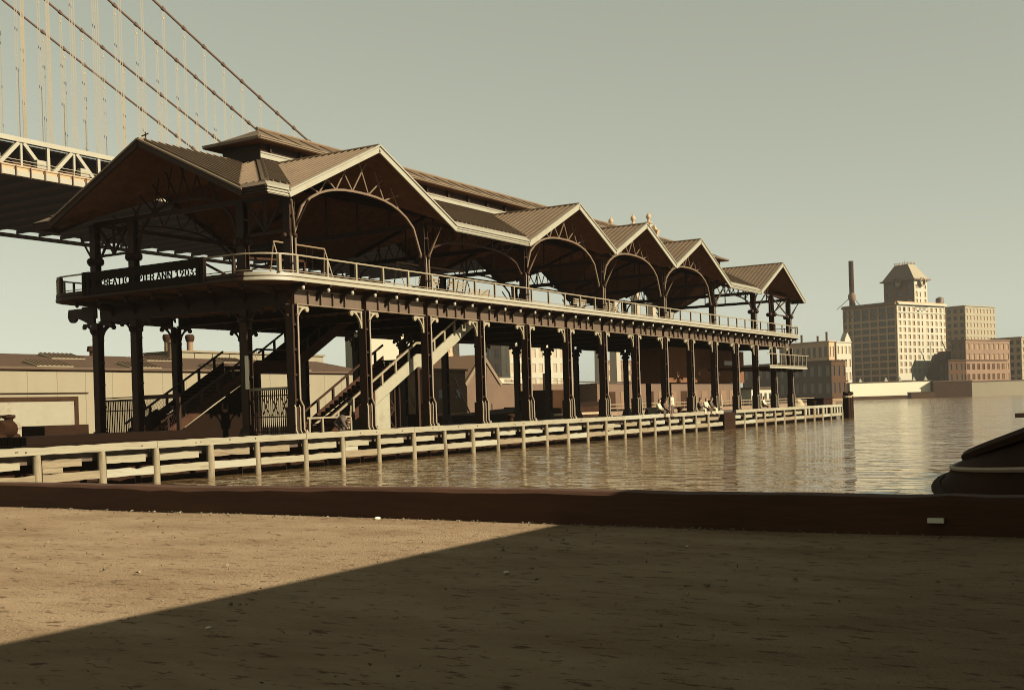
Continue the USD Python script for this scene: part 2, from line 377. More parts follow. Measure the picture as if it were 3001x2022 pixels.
def seams(poly, z_of, side, axis, step, start, h=0.075, w=0.055):
    """Standing seams: ribs running upslope. axis 'a': ribs run along b at steps of a; axis 'b': the other way."""
    fn = SIDES[side]; out = []
    a0, b0, a1, b1 = poly.bounds
    lo, hi = (a0, a1) if axis == 'a' else (b0, b1)
    t = start
    while t < hi - 0.05:
        if t > lo + 0.05:
            ln = LineString([(t, b0 - 9), (t, b1 + 9)]) if axis == 'a' else LineString([(a0 - 9, t), (a1 + 9, t)])
            c = poly.intersection(ln)
            for sgm in getattr(c, 'geoms', [c]):
                if sgm.geom_type == 'LineString' and sgm.length > 0.25:
                    (x0, y0), (x1, y1) = sgm.coords[0], sgm.coords[-1]
                    out.append(((*fn(x0, y0), z_of(x0, y0) + h / 2 - .01), (*fn(x1, y1), z_of(x1, y1) + h / 2 - .01)))
        t += step
    return [MB().beam(p, q, w, h) for p, q in out]

def add_seams(parent, ribs, single):
    if single:
        for r in ribs:
            r.build('standing_seam', 'roof_metal', parent)
    elif ribs:
        m = MB()
        for r in ribs:
            for v, f in zip(r.v, r.f):
                m.v.append(v); m.f.append(f - f.min() + m.n); m.n += len(v)
        m.build('standing_seams', 'roof_metal', parent, kind='stuff')

def d_valley(b):
    return (ZR - ZE - MS * (b - BE)) / SL
B_TOP = BE + (ZR - ZE) / MS                # where a valley meets the ridge
def gable_plan(c, left, right):
    """(left half, right half) in (a, b); left/right True where the gable stands free."""
    halves = []
    for sgn, free in ((-1, left), (1, right)):
        if free:
            p = [(0, BF), (DT, BF), (d_valley(BE), BE), (0, B_TOP)]
        else:
            b5 = BE + (ZR - SL * 5.0 - ZE) / MS
            p = [(0, BF), (5.0, BF), (5.0, b5), (0, B_TOP)]
        halves.append(Polygon([(c + sgn * d, b) for d, b in p]))
    return halves

FREE = {5.0: (True, True), 25.0: (True, False), 35.0: (False, False), 45.0: (False, True), 65.0: (True, True)}
far_b = 70.71 + 2.0
END_A = W / 2
for side in ('front', 'back', 'near', 'far'):
    cents = [(c, *FREE[c]) for c in XC] if side in ('front', 'back') else [(END_A, True, True)]
    lo, hi, top_b = (-2.01, 71.31, MB_Y + 0.06) if side in ('front', 'back') else (-0.6, W + 0.6, MB_X + 1.41 + 0.1)
    main = Polygon([(lo, BE), (hi, BE), (hi - (top_b - BE), top_b), (lo + (top_b - BE), top_b)]) if hi - lo > 2 * (top_b - BE) else Polygon([(lo, BE), (hi, BE), ((lo + hi) / 2, BE + (hi - lo) / 2)])
    holes = []
    for gi, (c, fl, fr) in enumerate(cents):
        hl, hr = gable_plan(c, fl, fr)
        holes += [hl, hr]
        zg = lambda a, b, c=c: ZR - SL * abs(a - c)
        for hp, nm in ((hl, 'left'), (hr, 'right')):
            clip = hp.intersection(sbox(-100, -10, 200, (MB_Y if side in ('front', 'back') else MB_X + 1.41) + 0.05))
            top, bot = MB(), MB()
            slab(clip, zg, side, top, bot)
            r = top.build('gable_slope', 'roof_metal', pier)
            bot.build('roof_underside', 'soffit_wood', r)
            vis = (side == 'front' and nm == 'left') or (side == 'near' and nm == 'left')
            add_seams(r, seams(clip, zg, side, 'b', 0.42 if side == 'near' else 0.40, BF + 0.28, 0.13 if side == 'near' else 0.06), vis and (side == 'near' or gi < 2))
        # ridge roll and white rake boards, darkened at the near end to stand for shade
        rk = MB(); cap = MB()
        fn = SIDES[side]
        bb = BF - 0.03
        for s, free in ((-1, fl), (1, fr)):
            dt = DT + 0.03 if free else 5.0
            z0, z1 = ZR + 0.02 - 0.16, ZR + 0.02 - SL * dt - 0.16
            rk.beam((*fn(c, bb), z0), (*fn(c + s * dt, bb), z1), 0.09, 0.31)
            cap.beam((*fn(c, bb - 0.02), z0 + 0.155), (*fn(c + s * dt, bb - 0.02), z1 + 0.155), 0.17, 0.07)
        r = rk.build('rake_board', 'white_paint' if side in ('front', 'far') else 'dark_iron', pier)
        cap.build('moulding', 'white_paint' if side != 'near' else 'pipe_paint', r)  # near edge paler: a thin line of light put into the colour
        MB().tube([(*fn(c, BF - 0.05), ZR + 0.03), (*fn(c, MB_Y if side in ('front', 'back') else MB_X + 1.41), ZR + 0.03)], 0.07, 6).build('ridge_roll', 'roof_metal', pier)
    rest = main.difference(unary_union([h.buffer(1e-4) for h in holes]))
    zm = lambda a, b: ZE + MS * (b - BE)
    for q in getattr(rest, 'geoms', [rest]):
        if q.area < 0.05:
            continue
        top, bot = MB(), MB()
        slab(q, zm, side, top, bot)
        r = top.build('main_slope', 'roof_metal', pier)
        bot.build('roof_underside', 'soffit_wood', r)
        near_one = (side in ('front',) and q.centroid.x < 3) or (side == 'near' and q.centroid.x < 4)
        add_seams(r, seams(q, zm, side, 'a', 0.42, math.floor(q.bounds[0]) + 0.2, 0.12 if side == 'front' else 0.06), near_one)
        # flashing along the valleys and hips of this piece
        ring = list(q.exterior.coords)
        fl_ = MB(); n_ = 0
        for (a0, b0), (a1, b1) in zip(ring[:-1], ring[1:]):
            if abs(b0 - b1) > 0.3 and math.hypot(a1 - a0, b1 - b0) > 1.0:
                p, q2 = (*SIDES[side](a0, b0), zm(a0, b0) + 0.02), (*SIDES[side](a1, b1), zm(a1, b1) + 0.02)
                fl_.beam(p, q2, 0.34, 0.03); n_ += 1
        if n_:
            fl_.build('valley_flashing', 'pipe_paint', r)
    # gutters: boxed fascia and sloping apron between the gables; white on the sunlit front, shade elsewhere painted dark
    if side in ('front', 'back'):
        gaps = [(-2.6, -1.25), (11.25, 18.75), (51.25, 58.75), (71.25, 71.9)]
    else:
        gaps = [(BF, END_A - DT), (END_A + DT, W - BF)]
    for a0, a1 in gaps:
        at0, at1 = a0 - (0.75 if a0 > 0 else -0.59), a1 + (0.75 if a1 < (70 if side in ('front', 'back') else 12) else -0.59)
        if side in ('near', 'far'):
            at0, at1 = (a0 + 0.59, a1 + 0.75) if a0 < 1 else (a0 - 0.75, a1 - 0.59)
        m = MB()
        fn = SIDES[side]
        c8 = [(*fn(a, b), z) for a, b, z in ((a0, BF, 10.34), (a1, BF, 10.34), (a1, BF + .1, 10.34), (a0, BF + .1, 10.34), (a0, BF, 10.66), (a1, BF, 10.66), (a1, BF + .1, 10.66), (a0, BF + .1, 10.66))]
        m.add(c8, [(0, 3, 2, 1), (4, 5, 6, 7), (0, 1, 5, 4), (1, 2, 6, 5), (2, 3, 7, 6), (3, 0, 4, 7)])
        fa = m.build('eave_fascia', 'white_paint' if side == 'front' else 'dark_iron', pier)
        mo = MB()
        for zc, pr, hh in ((10.40, 0.04, 0.05), (10.52, 0.05, 0.06), (10.64, 0.07, 0.07)):
            p, q = (*fn(a0, BF - pr / 2), zc), (*fn(a1, BF - pr / 2), zc)
            mo.beam(p, q, pr, hh)
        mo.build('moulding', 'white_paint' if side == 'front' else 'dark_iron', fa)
        ap = MB()
        T = [(*fn(a0, BF - .03), 10.68), (*fn(a1, BF - .03), 10.68), (*fn(at1, BE + .05), 11.03), (*fn(at0, BE + .05), 11.03)]
        ap.add(T + [(x, y, z - .05) for x, y, z in T], [(0, 1, 2, 3), (7, 6, 5, 4), (0, 4, 5, 1), (1, 5, 6, 2), (2, 6, 7, 3), (3, 7, 4, 0)])
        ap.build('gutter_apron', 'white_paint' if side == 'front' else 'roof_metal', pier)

# clerestory (monitor) along the ridge
x0, x1, y0, y1 = MB_X, 70.71 - 5.16, MB_Y, W - MB_Y
m = MB()
for q in ((x0, x1, y0, y0 + .08), (x0, x1, y1 - .08, y1), (x0, x0 + .08, y0 + .081, y1 - .081), (x1 - .08, x1, y0 + .081, y1 - .081)):
    m.box(*q, 13.2, 14.5)
cw = m.build('clerestory_wall', 'dark_iron', pier)
m = MB(); m.box(x0 - .06, x1 + .06, y0 - .06, y0 - .002, 13.72, 14.00); m.box(x0 - .10, x1 + .10, y0 - .10, y0 - .0621, 13.95, 14.02)
m.build('clerestory_base_board', 'white_paint', cw)
for i in range(28):
    xa = x0 + 0.5 + i * 2.2
    MB().box(xa, xa + .12, y0 - .16, y0 - .003, 14.05, 14.48).build('clerestory_post', 'dark_iron', cw)
ev = (x0 - 0.69, x1 + 0.69, y0 - 0.62, y1 + 0.62)
ze, rise = 14.56, 0.95
ry = W / 2; k = (ev[3] - ev[2]) / 2
V = [(ev[0], ev[2], ze), (ev[1], ev[2], ze), (ev[1], ev[3], ze), (ev[0], ev[3], ze), (ev[0] + k, ry, ze + rise), (ev[1] - k, ry, ze + rise)]
mr = MB().add(V, [(0, 1, 5), (0, 5, 4), (1, 2, 5), (2, 3, 4), (2, 4, 5), (3, 0, 4)]).build('clerestory_roof', 'monitor_roof', pier)
MB().add(np.array([(x, y, z - .12) for x, y, z in V[:4]] + V[:4]), [(0, 3, 2, 1), (0, 1, 5, 4), (1, 2, 6, 5), (2, 3, 7, 6), (3, 0, 4, 7)]).build('clerestory_soffit', 'soffit_wood', mr)
m = MB()
for z_, o_ in ((ze - .06, .03), (ze + .02, .06)):
    for p, q in (((ev[0], ev[2] - o_), (ev[1], ev[2] - o_)), ((ev[0] - o_, ev[2]), (ev[0] - o_, ev[3])), ((ev[1] + o_, ev[2]), (ev[1] + o_, ev[3])), ((ev[0], ev[3] + o_), (ev[1], ev[3] + o_))):
        m.beam((*p, z_), (*q, z_), .05, .05)
m.build('clerestory_gutter', 'pipe_paint', mr)
MB().tube([(ev[0] + k - .1, ry, ze + rise + .05), (ev[1] - k + .1, ry, ze + rise + .05)], .10, 6).build('ridge_roll', 'roof_metal', mr)
for i in range(40):
    a = ev[0] + k + i * (ev[1] - ev[0] - 2 * k) / 39
    MB().beam((a, ev[2] + .02, ze + .03), (a, ry, ze + rise + .03), .05, .05).build('standing_seam', 'monitor_roof', mr)

# weathered finial on the near gable
m = MB(); gx = -2.2
m.tube([(gx, ry, ZR), (gx, ry, ZR + .42)], .03, 6); m.tube([(gx, ry + .25, ZR + .26), (gx, ry - .18, ZR + .32)], .03, 6)
m.ball((gx, ry, ZR + .08), .06)
m.build('roof_finial', 'dark_iron', pier)

# columns -------------------------------------------------------------------------------------------------
def scroll(m, cx, cz, plane, r, o, th=0.10):
    """Round boss of a bracket, as a short drum in a vertical plane."""
    ux, uy = plane
    an = np.arange(12) * np.pi / 6
    m.plate([(cx + r * math.cos(a), cz + r * math.sin(a)) for a in an], np.asarray(o) - np.cross(ux, uy) * th / 2, ux, uy, th)

def bracket_poly(s, h, knob=.13):
    """Quarter-round bracket, corner at the origin, reaching s out and h down; scalloped."""
    pts = [(0, 0), (s, 0), (s, -.10)]
    for i in range(11):
        t = i / 10 * math.pi / 2
        pts.append((.12 + (s - .12) * (1 - math.sin(t)), -.10 - (h - .10) * (1 - math.cos(t))))
    pts += [(.10, -h), (0, -h)]
    return Polygon(pts).buffer(0)

def open_bracket(s, h):
    p = bracket_poly(s, h)
    hole = Polygon([(.10, -.09), (s * .55, -.09), (.10, -h * .62)]).buffer(-.02)
    return unary_union([p.difference(hole), Polygon([(s - .05 + .12 * math.cos(a), -.16 + .12 * math.sin(a)) for a in np.arange(10) * .628])])

def column(x, y, z0, z1, front, parent=pier, w=.34, casting=False, gird=5.94):
    m = MB()
    for s in (-1, 1):
        m.box(x + s * w / 2 - .018, x + s * w / 2 + .018, y - .20, y + .20, z0, z1)
    m.box(x - w / 2 + .0181, x + w / 2 - .0181, y - .02, y + .02, z0, z1)
    for zz_ in np.arange(z0 + .6, z1 - .3, 1.1):
        m.box(x - w / 2 - .03, x + w / 2 + .03, y - .215, y - .195, zz_, zz_ + .10)
    return m

def lower_column(i, x, y, front):
    c = column(x, y, 0.0, 5.92, front).build('column', 'dark_iron', pier)
    if front:
        for s in (-1, 1):                                   # flange edges; the right one paler, sunlight put into its colour
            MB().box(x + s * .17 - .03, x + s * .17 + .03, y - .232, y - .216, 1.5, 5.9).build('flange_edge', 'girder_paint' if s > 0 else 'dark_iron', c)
        m = MB()
        dx = .22
        pts = [(x + .05, y - .30, 5.9), (x + .05, y - .30, 1.75), (x + dx, y - .33, 1.45), (x + dx, y - .33, .45), (x + dx + .10, y - .38, .25), (x + dx + .10, y - .38, 0.02)]
        m.tube(pts, .052, 6)
        m.build('downpipe', 'pipe_paint', c)
        MB().box(x - .27, x + .30, y - .24, y + .26, .02, 1.45).build('column_base', 'dark_iron', c)  # body coloured dark for its shaded sides
        for o, w_ in ((x - .27, .07), (x + .02, .05), (x + .24, .07)):   # raised ribs of the cast base, pale to show sunlit edges
            MB().plate([(0, .02), (-.20, .02), (-.16, .22), (-.05, .42), (-.05, 1.40), (0, 1.52)], (o, y - .241, 0), (0, 1, 0), (0, 0, 1), w_).build('base_rib', 'casting_paint', c)
        MB().plate([(0, 0), (.30, 0), (.26, .12), (.05, .40), (0, .42)], (x + .301, y - .40, .02), (1, 0, 0), (0, 0, 1), -.22).build('base_foot', 'casting_paint', c)
    else:
        MB().frustum(x, y, 0.0, .55, .40, .36, .24, .24).build('column_base', 'dark_iron', c)
    # capital bosses
    m = MB()
    for s in (-1, 1):
        m.ball((x, y + s * .28, 5.45), .15 if not front else .07, 1); m.ball((x + s * .27, y, 5.45), .14 if not front else .07, 1)
    m.build('capital_boss', 'dark_iron', c)
    return c

cols = {}
for i in range(N + 1):
    cols['f', i] = lower_column(i, i * L, 0.0, True)
    cols['b', i] = lower_column(i, i * L, W, False)
for y in (2.775, W - 2.775):
    cols['n', y] = lower_column(0, 0.0, y, False)

# curled brackets under the edge girder, along the front and the back
for i in range(N + 1):
    for key, y, mt in (('f', 0.0, 'casting_paint'), ('b', W, 'dark_iron')):  # front brackets pale as sunlit, back ones dark as shaded
        for s in (-1, 1):
            if (i == 0 and s < 0) or (i == N and s > 0):
                continue
            p = affinity.scale(open_bracket(.82, .85), s, 1, origin=(0, 0))
            MB().plate(p, (i * L + s * .19, y - .06, 5.93), (1, 0, 0), (0, 0, 1), -.10).build('bracket', mt, cols[key, i])
# and across the near end
for y, ss in ((0.0, (1,)), (2.775, (-1, 1)), (W - 2.775, (-1, 1)), (W, (-1, 1))):
    key = {0.0: ('f', 0), W: ('b', 0)}.get(y, ('n', y))
    for s in ss:
        size = .82
        p = affinity.scale(open_bracket(size, .85), s, 1, origin=(0, 0))
        MB().plate(p, (-.05, y + s * .21, 5.93), (0, 1, 0), (0, 0, 1), .10).build('bracket', 'dark_iron', cols[key])

# edge girders with stiffeners, cross girders, joists
def girder(p, q, t, name, mt, stiff, outward):
    p, q = np.array(p, float), np.array(q, float)
    d = (q - p) / np.linalg.norm(q - p); o = np.array(outward, float)
    m = MB()
    m.beam((p + q) / 2 * 0 + p + [0, 0, .345], q + [0, 0, .345], .03, .62)
    g = m.build(name, mt, pier)
    m = MB()
    m.beam(p + [0, 0, .02], q + [0, 0, .02], .30, .04); m.beam(p + [0, 0, .67], q + [0, 0, .67], .26, .03)
    m.build('flange', 'pipe_paint' if mt == 'girder_paint' else mt, g)
    if stiff:
        n = int(np.linalg.norm(q - p) / (L / 6))
        for k in range(1, n):
            c = p + d * (k * L / 6)
            if abs((k % 6)) == 0:
                continue
            s = c + o * .07 + [0, 0, .345]
            MB().beam(s - [0, 0, .30], s + [0, 0, .30], .05, .12, upv=o).build('stiffener', mt, g)
for i in range(N):
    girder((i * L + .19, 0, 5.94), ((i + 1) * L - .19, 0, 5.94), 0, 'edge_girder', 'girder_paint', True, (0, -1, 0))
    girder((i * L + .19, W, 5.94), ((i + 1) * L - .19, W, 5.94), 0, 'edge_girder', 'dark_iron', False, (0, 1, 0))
for i in range(N + 1):
    girder((i * L, .22, 5.94), (i * L, W - .22, 5.94), 0, 'cross_girder', 'dark_iron', False, (1, 0, 0))
m = MB()
for k in range(1, 13):
    y = k * W / 13
    m.box(.1, N * L - .1, y - .07, y + .07, 6.32, 6.62)
m.build('floor_joist', 'soffit_wood', pier)

# upper deck: rounded slab with two edge mouldings, pale in front, their shade elsewhere painted dark
DX0, DX1, DY0, DY1, RR = -2.5, 71.9, -0.92, W + 1.15, 2.0
def rring(inset):
    return sbox(DX0 + RR, DY0 + RR, DX1 - RR, DY1 - RR).buffer(RR - inset, quad_segs=14)
def ring_mesh(o0, o1, z0, z1):
    return MB().plate(rring(o0).difference(rring(o1)), (0, 0, z0), (1, 0, 0), (0, 1, 0), z1 - z0)
MB().plate(rring(.16), (0, 0, 6.84), (1, 0, 0), (0, 1, 0), .24).build('upper_floor', 'soffit_wood', pier)
def ring_cut(o0, o1, z0, z1, front):
    r = rring(o0).difference(rring(o1)); r = r.intersection(sbox(-9, -9, 99, .45) if front else sbox(-9, .452, 99, 99))
    return MB().plate(r, (0, 0, z0), (1, 0, 0), (0, 1, 0), z1 - z0)
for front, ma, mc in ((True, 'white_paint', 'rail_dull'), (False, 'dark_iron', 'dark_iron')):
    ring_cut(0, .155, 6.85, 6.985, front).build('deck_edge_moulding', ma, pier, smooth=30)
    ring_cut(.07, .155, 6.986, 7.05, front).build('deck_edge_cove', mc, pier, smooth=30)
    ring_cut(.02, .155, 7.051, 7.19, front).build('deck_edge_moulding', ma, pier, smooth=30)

# cantilever brackets under the overhanging deck; front noses coloured pale as if sunlit
def deck_bracket(p, out, reach, parent=pier):
    o = np.array([*out, 0.0]); q = np.array(p, float)
    poly = [(0, 0), (reach, 0), (reach, -.07), (reach - .2, -.16), (reach * .5, -.20), (.16, -.40), (0, -.62)]
    n = np.cross(o, (0, 0, 1))
    b = MB().plate(poly, q - n * .05, o, (0, 0, 1), .10).build('deck_bracket', 'dark_iron', parent)
    c = q + o * (reach - .16) + np.array([0, 0, -.21])
    m = MB(); m.ball(c, .085, 1, (1, 1, 1.25)); m.box(c[0] - .05, c[0] + .05, c[1] - .05, c[1] + .05, c[2] - .02, c[2] + .14)
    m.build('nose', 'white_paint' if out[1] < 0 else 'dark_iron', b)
for k in range(43):
    deck_bracket((k * L / 3, -.03, 6.83), (0, -1), .84)
for k in range(0, 43, 1):
    deck_bracket((k * L / 3, W + .03, 6.79), (0, 1), 1.05)
for y in (0.9, 2.775, 4.6, 6.4, 8.2, W - 2.775, 11.6):
    deck_bracket((-.03, y, 6.79), (-1, 0), 2.2)
# big scroll bracket at the far left corner column
m = MB()
big = unary_union([Polygon([(0, 0), (1.9, 0), (1.95, -.25)] + [(1.75 * (1 - i / 12) + .05, -.38 - .62 * (i / 12) ** 1.6) for i in range(13)] + [(0, -1.15)]), Polygon([(1.62 + .34 * math.cos(a), -.34 + .34 * math.sin(a)) for a in np.arange(14) * .4488]), Polygon([(.12 + .22 * math.cos(a), -1.12 + .22 * math.sin(a)) for a in np.arange(14) * .4488])])
m.plate(big, (-.06, W + .2, 6.72), (0, 1, 0), (0, 0, 1), .14)
m.build('corner_bracket', 'dark_iron', cols['b', 0])

# railing of the upper deck
path = np.array(rring(.10).exterior.coords)
seg = np.linalg.norm(np.diff(path, axis=0), axis=1); cum = np.r_[0, np.cumsum(seg)]
def on_path(s):
    s = s % cum[-1]; i = min(np.searchsorted(cum, s, 'right') - 1, len(seg) - 1)
    return path[i] + (path[i + 1] - path[i]) * (s - cum[i]) / seg[i]
rail = MB()
pp_ = [np.array([*p, 7.98]) for p in path]
for a, b in zip(pp_[:-1], pp_[1:]):
    rail.beam(a, b, .08, .065)
rl = rail.build('deck_railing', 'rail_paint', pier)
lowr = MB()
for a, b in zip(pp_[:-1], pp_[1:]):
    lowr.beam(a - [0, 0, .70], b - [0, 0, .70], .035, .035)
lowr.build('lower_rail', 'rail_dull', rl)
def post(x, y, mt='rail_paint', w=.085):
    MB().box(x - w / 2, x + w / 2, y - w / 2, y + w / 2, 7.191, 7.95).build('rail_post', mt, rl)
post(-1.45, -.70, 'rail_paint', .15); 
for k in range(36):
    post(-.5 + 2.0 * k, DY0 + .10, 'rail_paint', .13 if k in (0,) else .10)
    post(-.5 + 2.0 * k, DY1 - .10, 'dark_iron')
for y in (1.0, 2.75, W - 2.3, W - .5):
    post(DX0 + .10, y, 'dark_iron', .12); post(DX1 - .10, y, 'rail_dull')
for ang in (200, 225, 250):
    c = np.array([DX0 + RR, DY1 - RR]); a = math.radians(ang - 90)
    q = c + (RR - .1) * np.array([math.cos(math.radians(180 - (ang - 180)))  , math.sin(math.radians(180 - (ang - 180)))])
    post(q[0], q[1], 'rail_dull', .10)
for ang in (285, 310, 340):
    c = np.array([DX1 - RR, DY0 + RR]); q = c + (RR - .1) * np.array([math.cos(math.radians(ang)), math.sin(math.radians(ang))])
    post(q[0], q[1])

# the lettered board across the near end
sg = empty('name_board', parent=pier)
SX = DX0 + .02
MB().box(SX - .05, SX + .05, 2.75, 10.45, 7.60, 8.00).build('board', 'sign_dark', sg)
MB().box(SX - .05, SX + .05, 2.75, 10.45, 6.96, 7.29).build('board', 'sign_dark', sg)
for y in (2.75, 3.02, 10.2, 10.5):
    MB().box(SX - .07, SX + .07, y - .10, y + .10, 6.95, 8.03).build('post', 'sign_dark', sg)
txt = meshkit.text_mesh('RECREATION PIER ANN 1903\u00b7', 0.30, 0.05, bold=False)
tv = np.array(txt.vertices); wd = tv[:, 0].max() - tv[:, 0].min()
sc = 6.85 / wd
Vt = np.stack([np.full(len(tv), SX + .02) - tv[:, 2], 10.02 - (tv[:, 0] - tv[:, 0].min()) * sc, 7.292 + tv[:, 1] * 1.02], 1)
MB().add(Vt, txt.faces).build('lettering', 'sign_dark', sg)

# upper columns, arches under the gables, braces
def upper_column(x, y, front, key):
    c = column(x, y, 7.07, 10.75, front, w=.32).build('upper_column', 'dark_iron', pier)
    m = MB()
    for s in (-1, 1):
        m.ball((x, y + s * .33, 8.95), .20 if not front or x > 48 else .11, 1); m.ball((x + s * .30, y, 8.95), .18 if not front or x > 48 else .11, 1)
    m.box(x - .24, x + .24, y - .26, y + .26, 8.86, 9.02)
    m.build('capital_boss', 'dark_iron', c)
    MB().box(x - .25, x + .25, y - .27, y + .27, 7.02, 7.22).build('column_base', 'dark_iron', c)
    o = -1 if y < W / 2 else 1
    MB().beam((x, y + o * .25, 9.1), (x, y + o * 1.15, 10.40), .06, .08).build('eave_strut', 'dark_iron', c)
    return c
up_idx = [0, 2, 4, 6, 8, 10, 12, 14]
for i in up_idx:
    c = upper_column(i * L, 0.0, True, i)
    m = MB()
    x = i * L
    m.tube([(x - .9 if i in (0,) else x + .1, -1.0, 10.30), (x + .06, -.30, 8.95), (x + .06, -.30, 7.1)], .042, 6)
    m.build('downpipe', 'pipe_paint', c)
    m = MB(); m.tube([(x - .12, -.26, 8.9), (x - .12, -.26, 7.1)], .035, 6); m.build('conduit', 'pipe_paint', c)
    upper_column(i * L, W, False, i)
upper_column(13 * L, 0.0, True, 13)
for y in (2.775, W - 2.775):
    upper_column(0.0, y, False, 0)

def arch_frame(p0, p1, z_spring, z_top, ztop_line, mt, name='gable_truss'):
    """Segmental arch between two columns with webbing up to a line; p0, p1 plan points."""
    p0, p1 = np.array([*p0, 0.0]), np.array([*p1, 0.0]); d = p1 - p0; l = np.linalg.norm(d); d /= l
    m = MB(); pts = []
    for i in range(17):
        t = -1 + i / 8
        z = z_spring + (z_top - z_spring) * max(0.0, 1 - abs(t) ** 2.5) ** 0.5
        pts.append(p0 + d * (l / 2 + t * (l / 2 - .24)) + [0, 0, z])
    for a, b in zip(pts[:-1], pts[1:]):
        m.beam(a, b, .09, .10)
    for i in (3, 5, 7, 9, 11, 13):
        t = -1 + i / 8
        for dd in (-.07, .10):
            t2 = t + (dd * 2.2)
            top = p0 + d * (l / 2 + t2 * (l / 2)) + [0, 0, ztop_line(t2 * l / 2)]
            if top[2] - pts[i][2] > .2:
                m.beam(pts[i], top, .05, .06)
    return m.build(name, mt, pier)
for c, fl, fr in [(c, *FREE[c]) for c in XC]:
    rl_ = lambda u: ZR - SL * abs(u) - .35
    if c != 65.0:
        arch_frame((c - 5, -.02), (c + 5, -.02), 9.0, 11.55, rl_, 'truss_paint')
    else:
        arch_frame((c - 5, -.02), (c, -.02), 9.0, 10.9, lambda u: ZR - SL * abs(u - 2.5) - .35, 'dark_iron')
        m = MB()
        for a, b in (((c, 0, 9.0), (c + 5, 0, 10.7)), ((c, 0, 10.7), (c + 5, 0, 9.0)), ((c, 0, 9.0), (c + 5, 0, 9.0)), ((c, 0, 10.75), (c + 5, 0, 10.75))):
            m.beam(a, b, .08, .10)
        m.build('braced_panel', 'dark_iron', pier)
    arch_frame((c - 5, W), (c + 5, W), 9.0, 11.2, rl_, 'dark_iron')
for a in (10, 50):
    for y, mt in ((0.0, 'dark_iron'), (W, 'dark_iron')):
        arch_frame((a, y), (a + 10, y), 8.9, 10.1, lambda u: 10.75, mt, 'eave_truss')
arch_frame((0, 2.775), (0, W - 2.775), 9.0, 11.3, lambda u: ZR - SL * abs(u) - .3, 'dark_iron')
for ya, yb in ((0, 2.775), (W - 2.775, W)):
    m = MB()
    for a, b in (((0, ya, 9.2), (0, yb, 9.2)), ((0, ya, 10.7), (0, yb, 10.7)), ((0, ya + .3, 10.65), (0, (ya + yb) / 2, 9.25)), ((0, yb - .3, 10.65), (0, (ya + yb) / 2, 9.25)), ((0, (ya + yb) / 2, 9.2), (0, (ya + yb) / 2, 10.7))):
        m.beam(a, b, .08, .12)
    m.build('braced_panel', 'dark_iron', pier)
# tie beams, purlins and cross trusses that carry the roof (dark, seen against the light)
for i in up_idx[1:]:
    m = MB(); x = i * L
    m.beam((x, .2, 10.62), (x, W - .2, 10.62), .14, .26); m.beam((x, .2, 11.15), (x, ry, 13.3), .12, .2); m.beam((x, W - .2, 11.15), (x, ry, 13.3), .12, .2)
    for k_ in range(1, 6):
        yy_ = k_ * W / 6
        m.beam((x, yy_, 10.7), (x, yy_, 11.1 + (1 - abs(yy_ - ry) / ry) * 2.1), .08, .08)
    m.build('cross_truss', 'dark_iron', pier)
m = MB()
m.beam((0, W, 10.78), (N * L, W, 10.78), .16, .22)
for a in (10, 50):
    m.beam((a, 0, 10.78), (a + 10, 0, 10.78), .16, .22)
m.beam((0, 0.17, 10.78), (0, W - .17, 10.78), .16, .22)
m.build('eave_beam', 'dark_iron', pier)

# stairs: two flights with a landing on each side
def stair(ys, yin, xa, xb, xc, xd, zl, mt, rail_mt, split=None):
    st = empty('staircase', parent=pier)
    lo, hi = min(ys, yin), max(ys, yin)
    for fi, (u0, w0, u1, w1) in enumerate(((xa, .08, xb, zl), (xc, zl, xd, 7.05))):
        sl_ = (w1 - w0) / (u1 - u0)
        for y in (ys, yin):
            def strg(p, q, m_):
                wp, wq = w0 + (p - u0) * sl_, w0 + (q - u0) * sl_
                MB().plate([(p, max(0.02, wp - .43)), (p, wp + .25), (q, wq + .25), (q, wq - .43)], (0, y + .04, 0), (1, 0, 0), (0, 0, 1), .08).build('stringer', m_, st)
            if split and fi == 0 and y == ys:
                strg(u0, split - .002, 'dark_wood'); strg(split, u1, mt)
            else:
                strg(u0, u1, mt if y == ys else 'dark_wood')
        n = int((w1 - w0) / .18)
        for k in range(n):
            u = u0 + (k + .5) * (u1 - u0) / n; z = w0 + (k + 1) * (w1 - w0) / n
            MB().box(u - .16, u + .16, lo + .05, hi - .05, z - .05, z).build('tread', 'dark_wood', st)
        V = [(u0, lo + .05, w0 - .30), (u1, lo + .05, w1 - .30), (u1, hi - .05, w1 - .30), (u0, hi - .05, w0 - .30)]
        MB().add(V + [(x, y, z + .04) for x, y, z in V], [(3, 2, 1, 0), (4, 5, 6, 7)]).build('flight_soffit', 'soffit_wood', st)
        for y in (ys, yin):
            rm = rail_mt if y == ys else 'dark_iron'
            MB().beam((u0, y, w0 + .83), (u1, y, w1 + .83), .07, .10).build('handrail', rm, st)
            k = 6
            for j in range(k):
                t = (j + .4) / k
                u, z = u0 + t * (u1 - u0), w0 + t * (w1 - w0)
                MB().box(u - .06, u + .06, y - .05, y + .05, z + .2, z + .80).build('rail_post', rm, st)
    MB().box(xb + .001, xc - .001, lo + .05, hi - .05, zl - .12, zl).build('landing', 'dark_wood', st)
    MB().box(xb + .002, xc - .002, ys - .04, ys + .04, zl - .43, zl + .25).build('landing_beam', mt, st)
    MB().beam((xb, ys, zl + .83), (xc, ys, zl + .83), .07, .10).build('handrail', rail_mt, st)
    for x in (xb + .15, xc - .15):
        for y in (lo + .1, hi - .1):
            MB().box(x - .09, x + .09, y - .09, y + .09, 0, zl - .121).build('landing_post', 'dark_iron', st)
    return st
stB = stair(1.0, 3.2, 3.6, 10.5, 11.7, 17.6, 3.81, 'stringer_paint', 'rail_paint', 6.9)
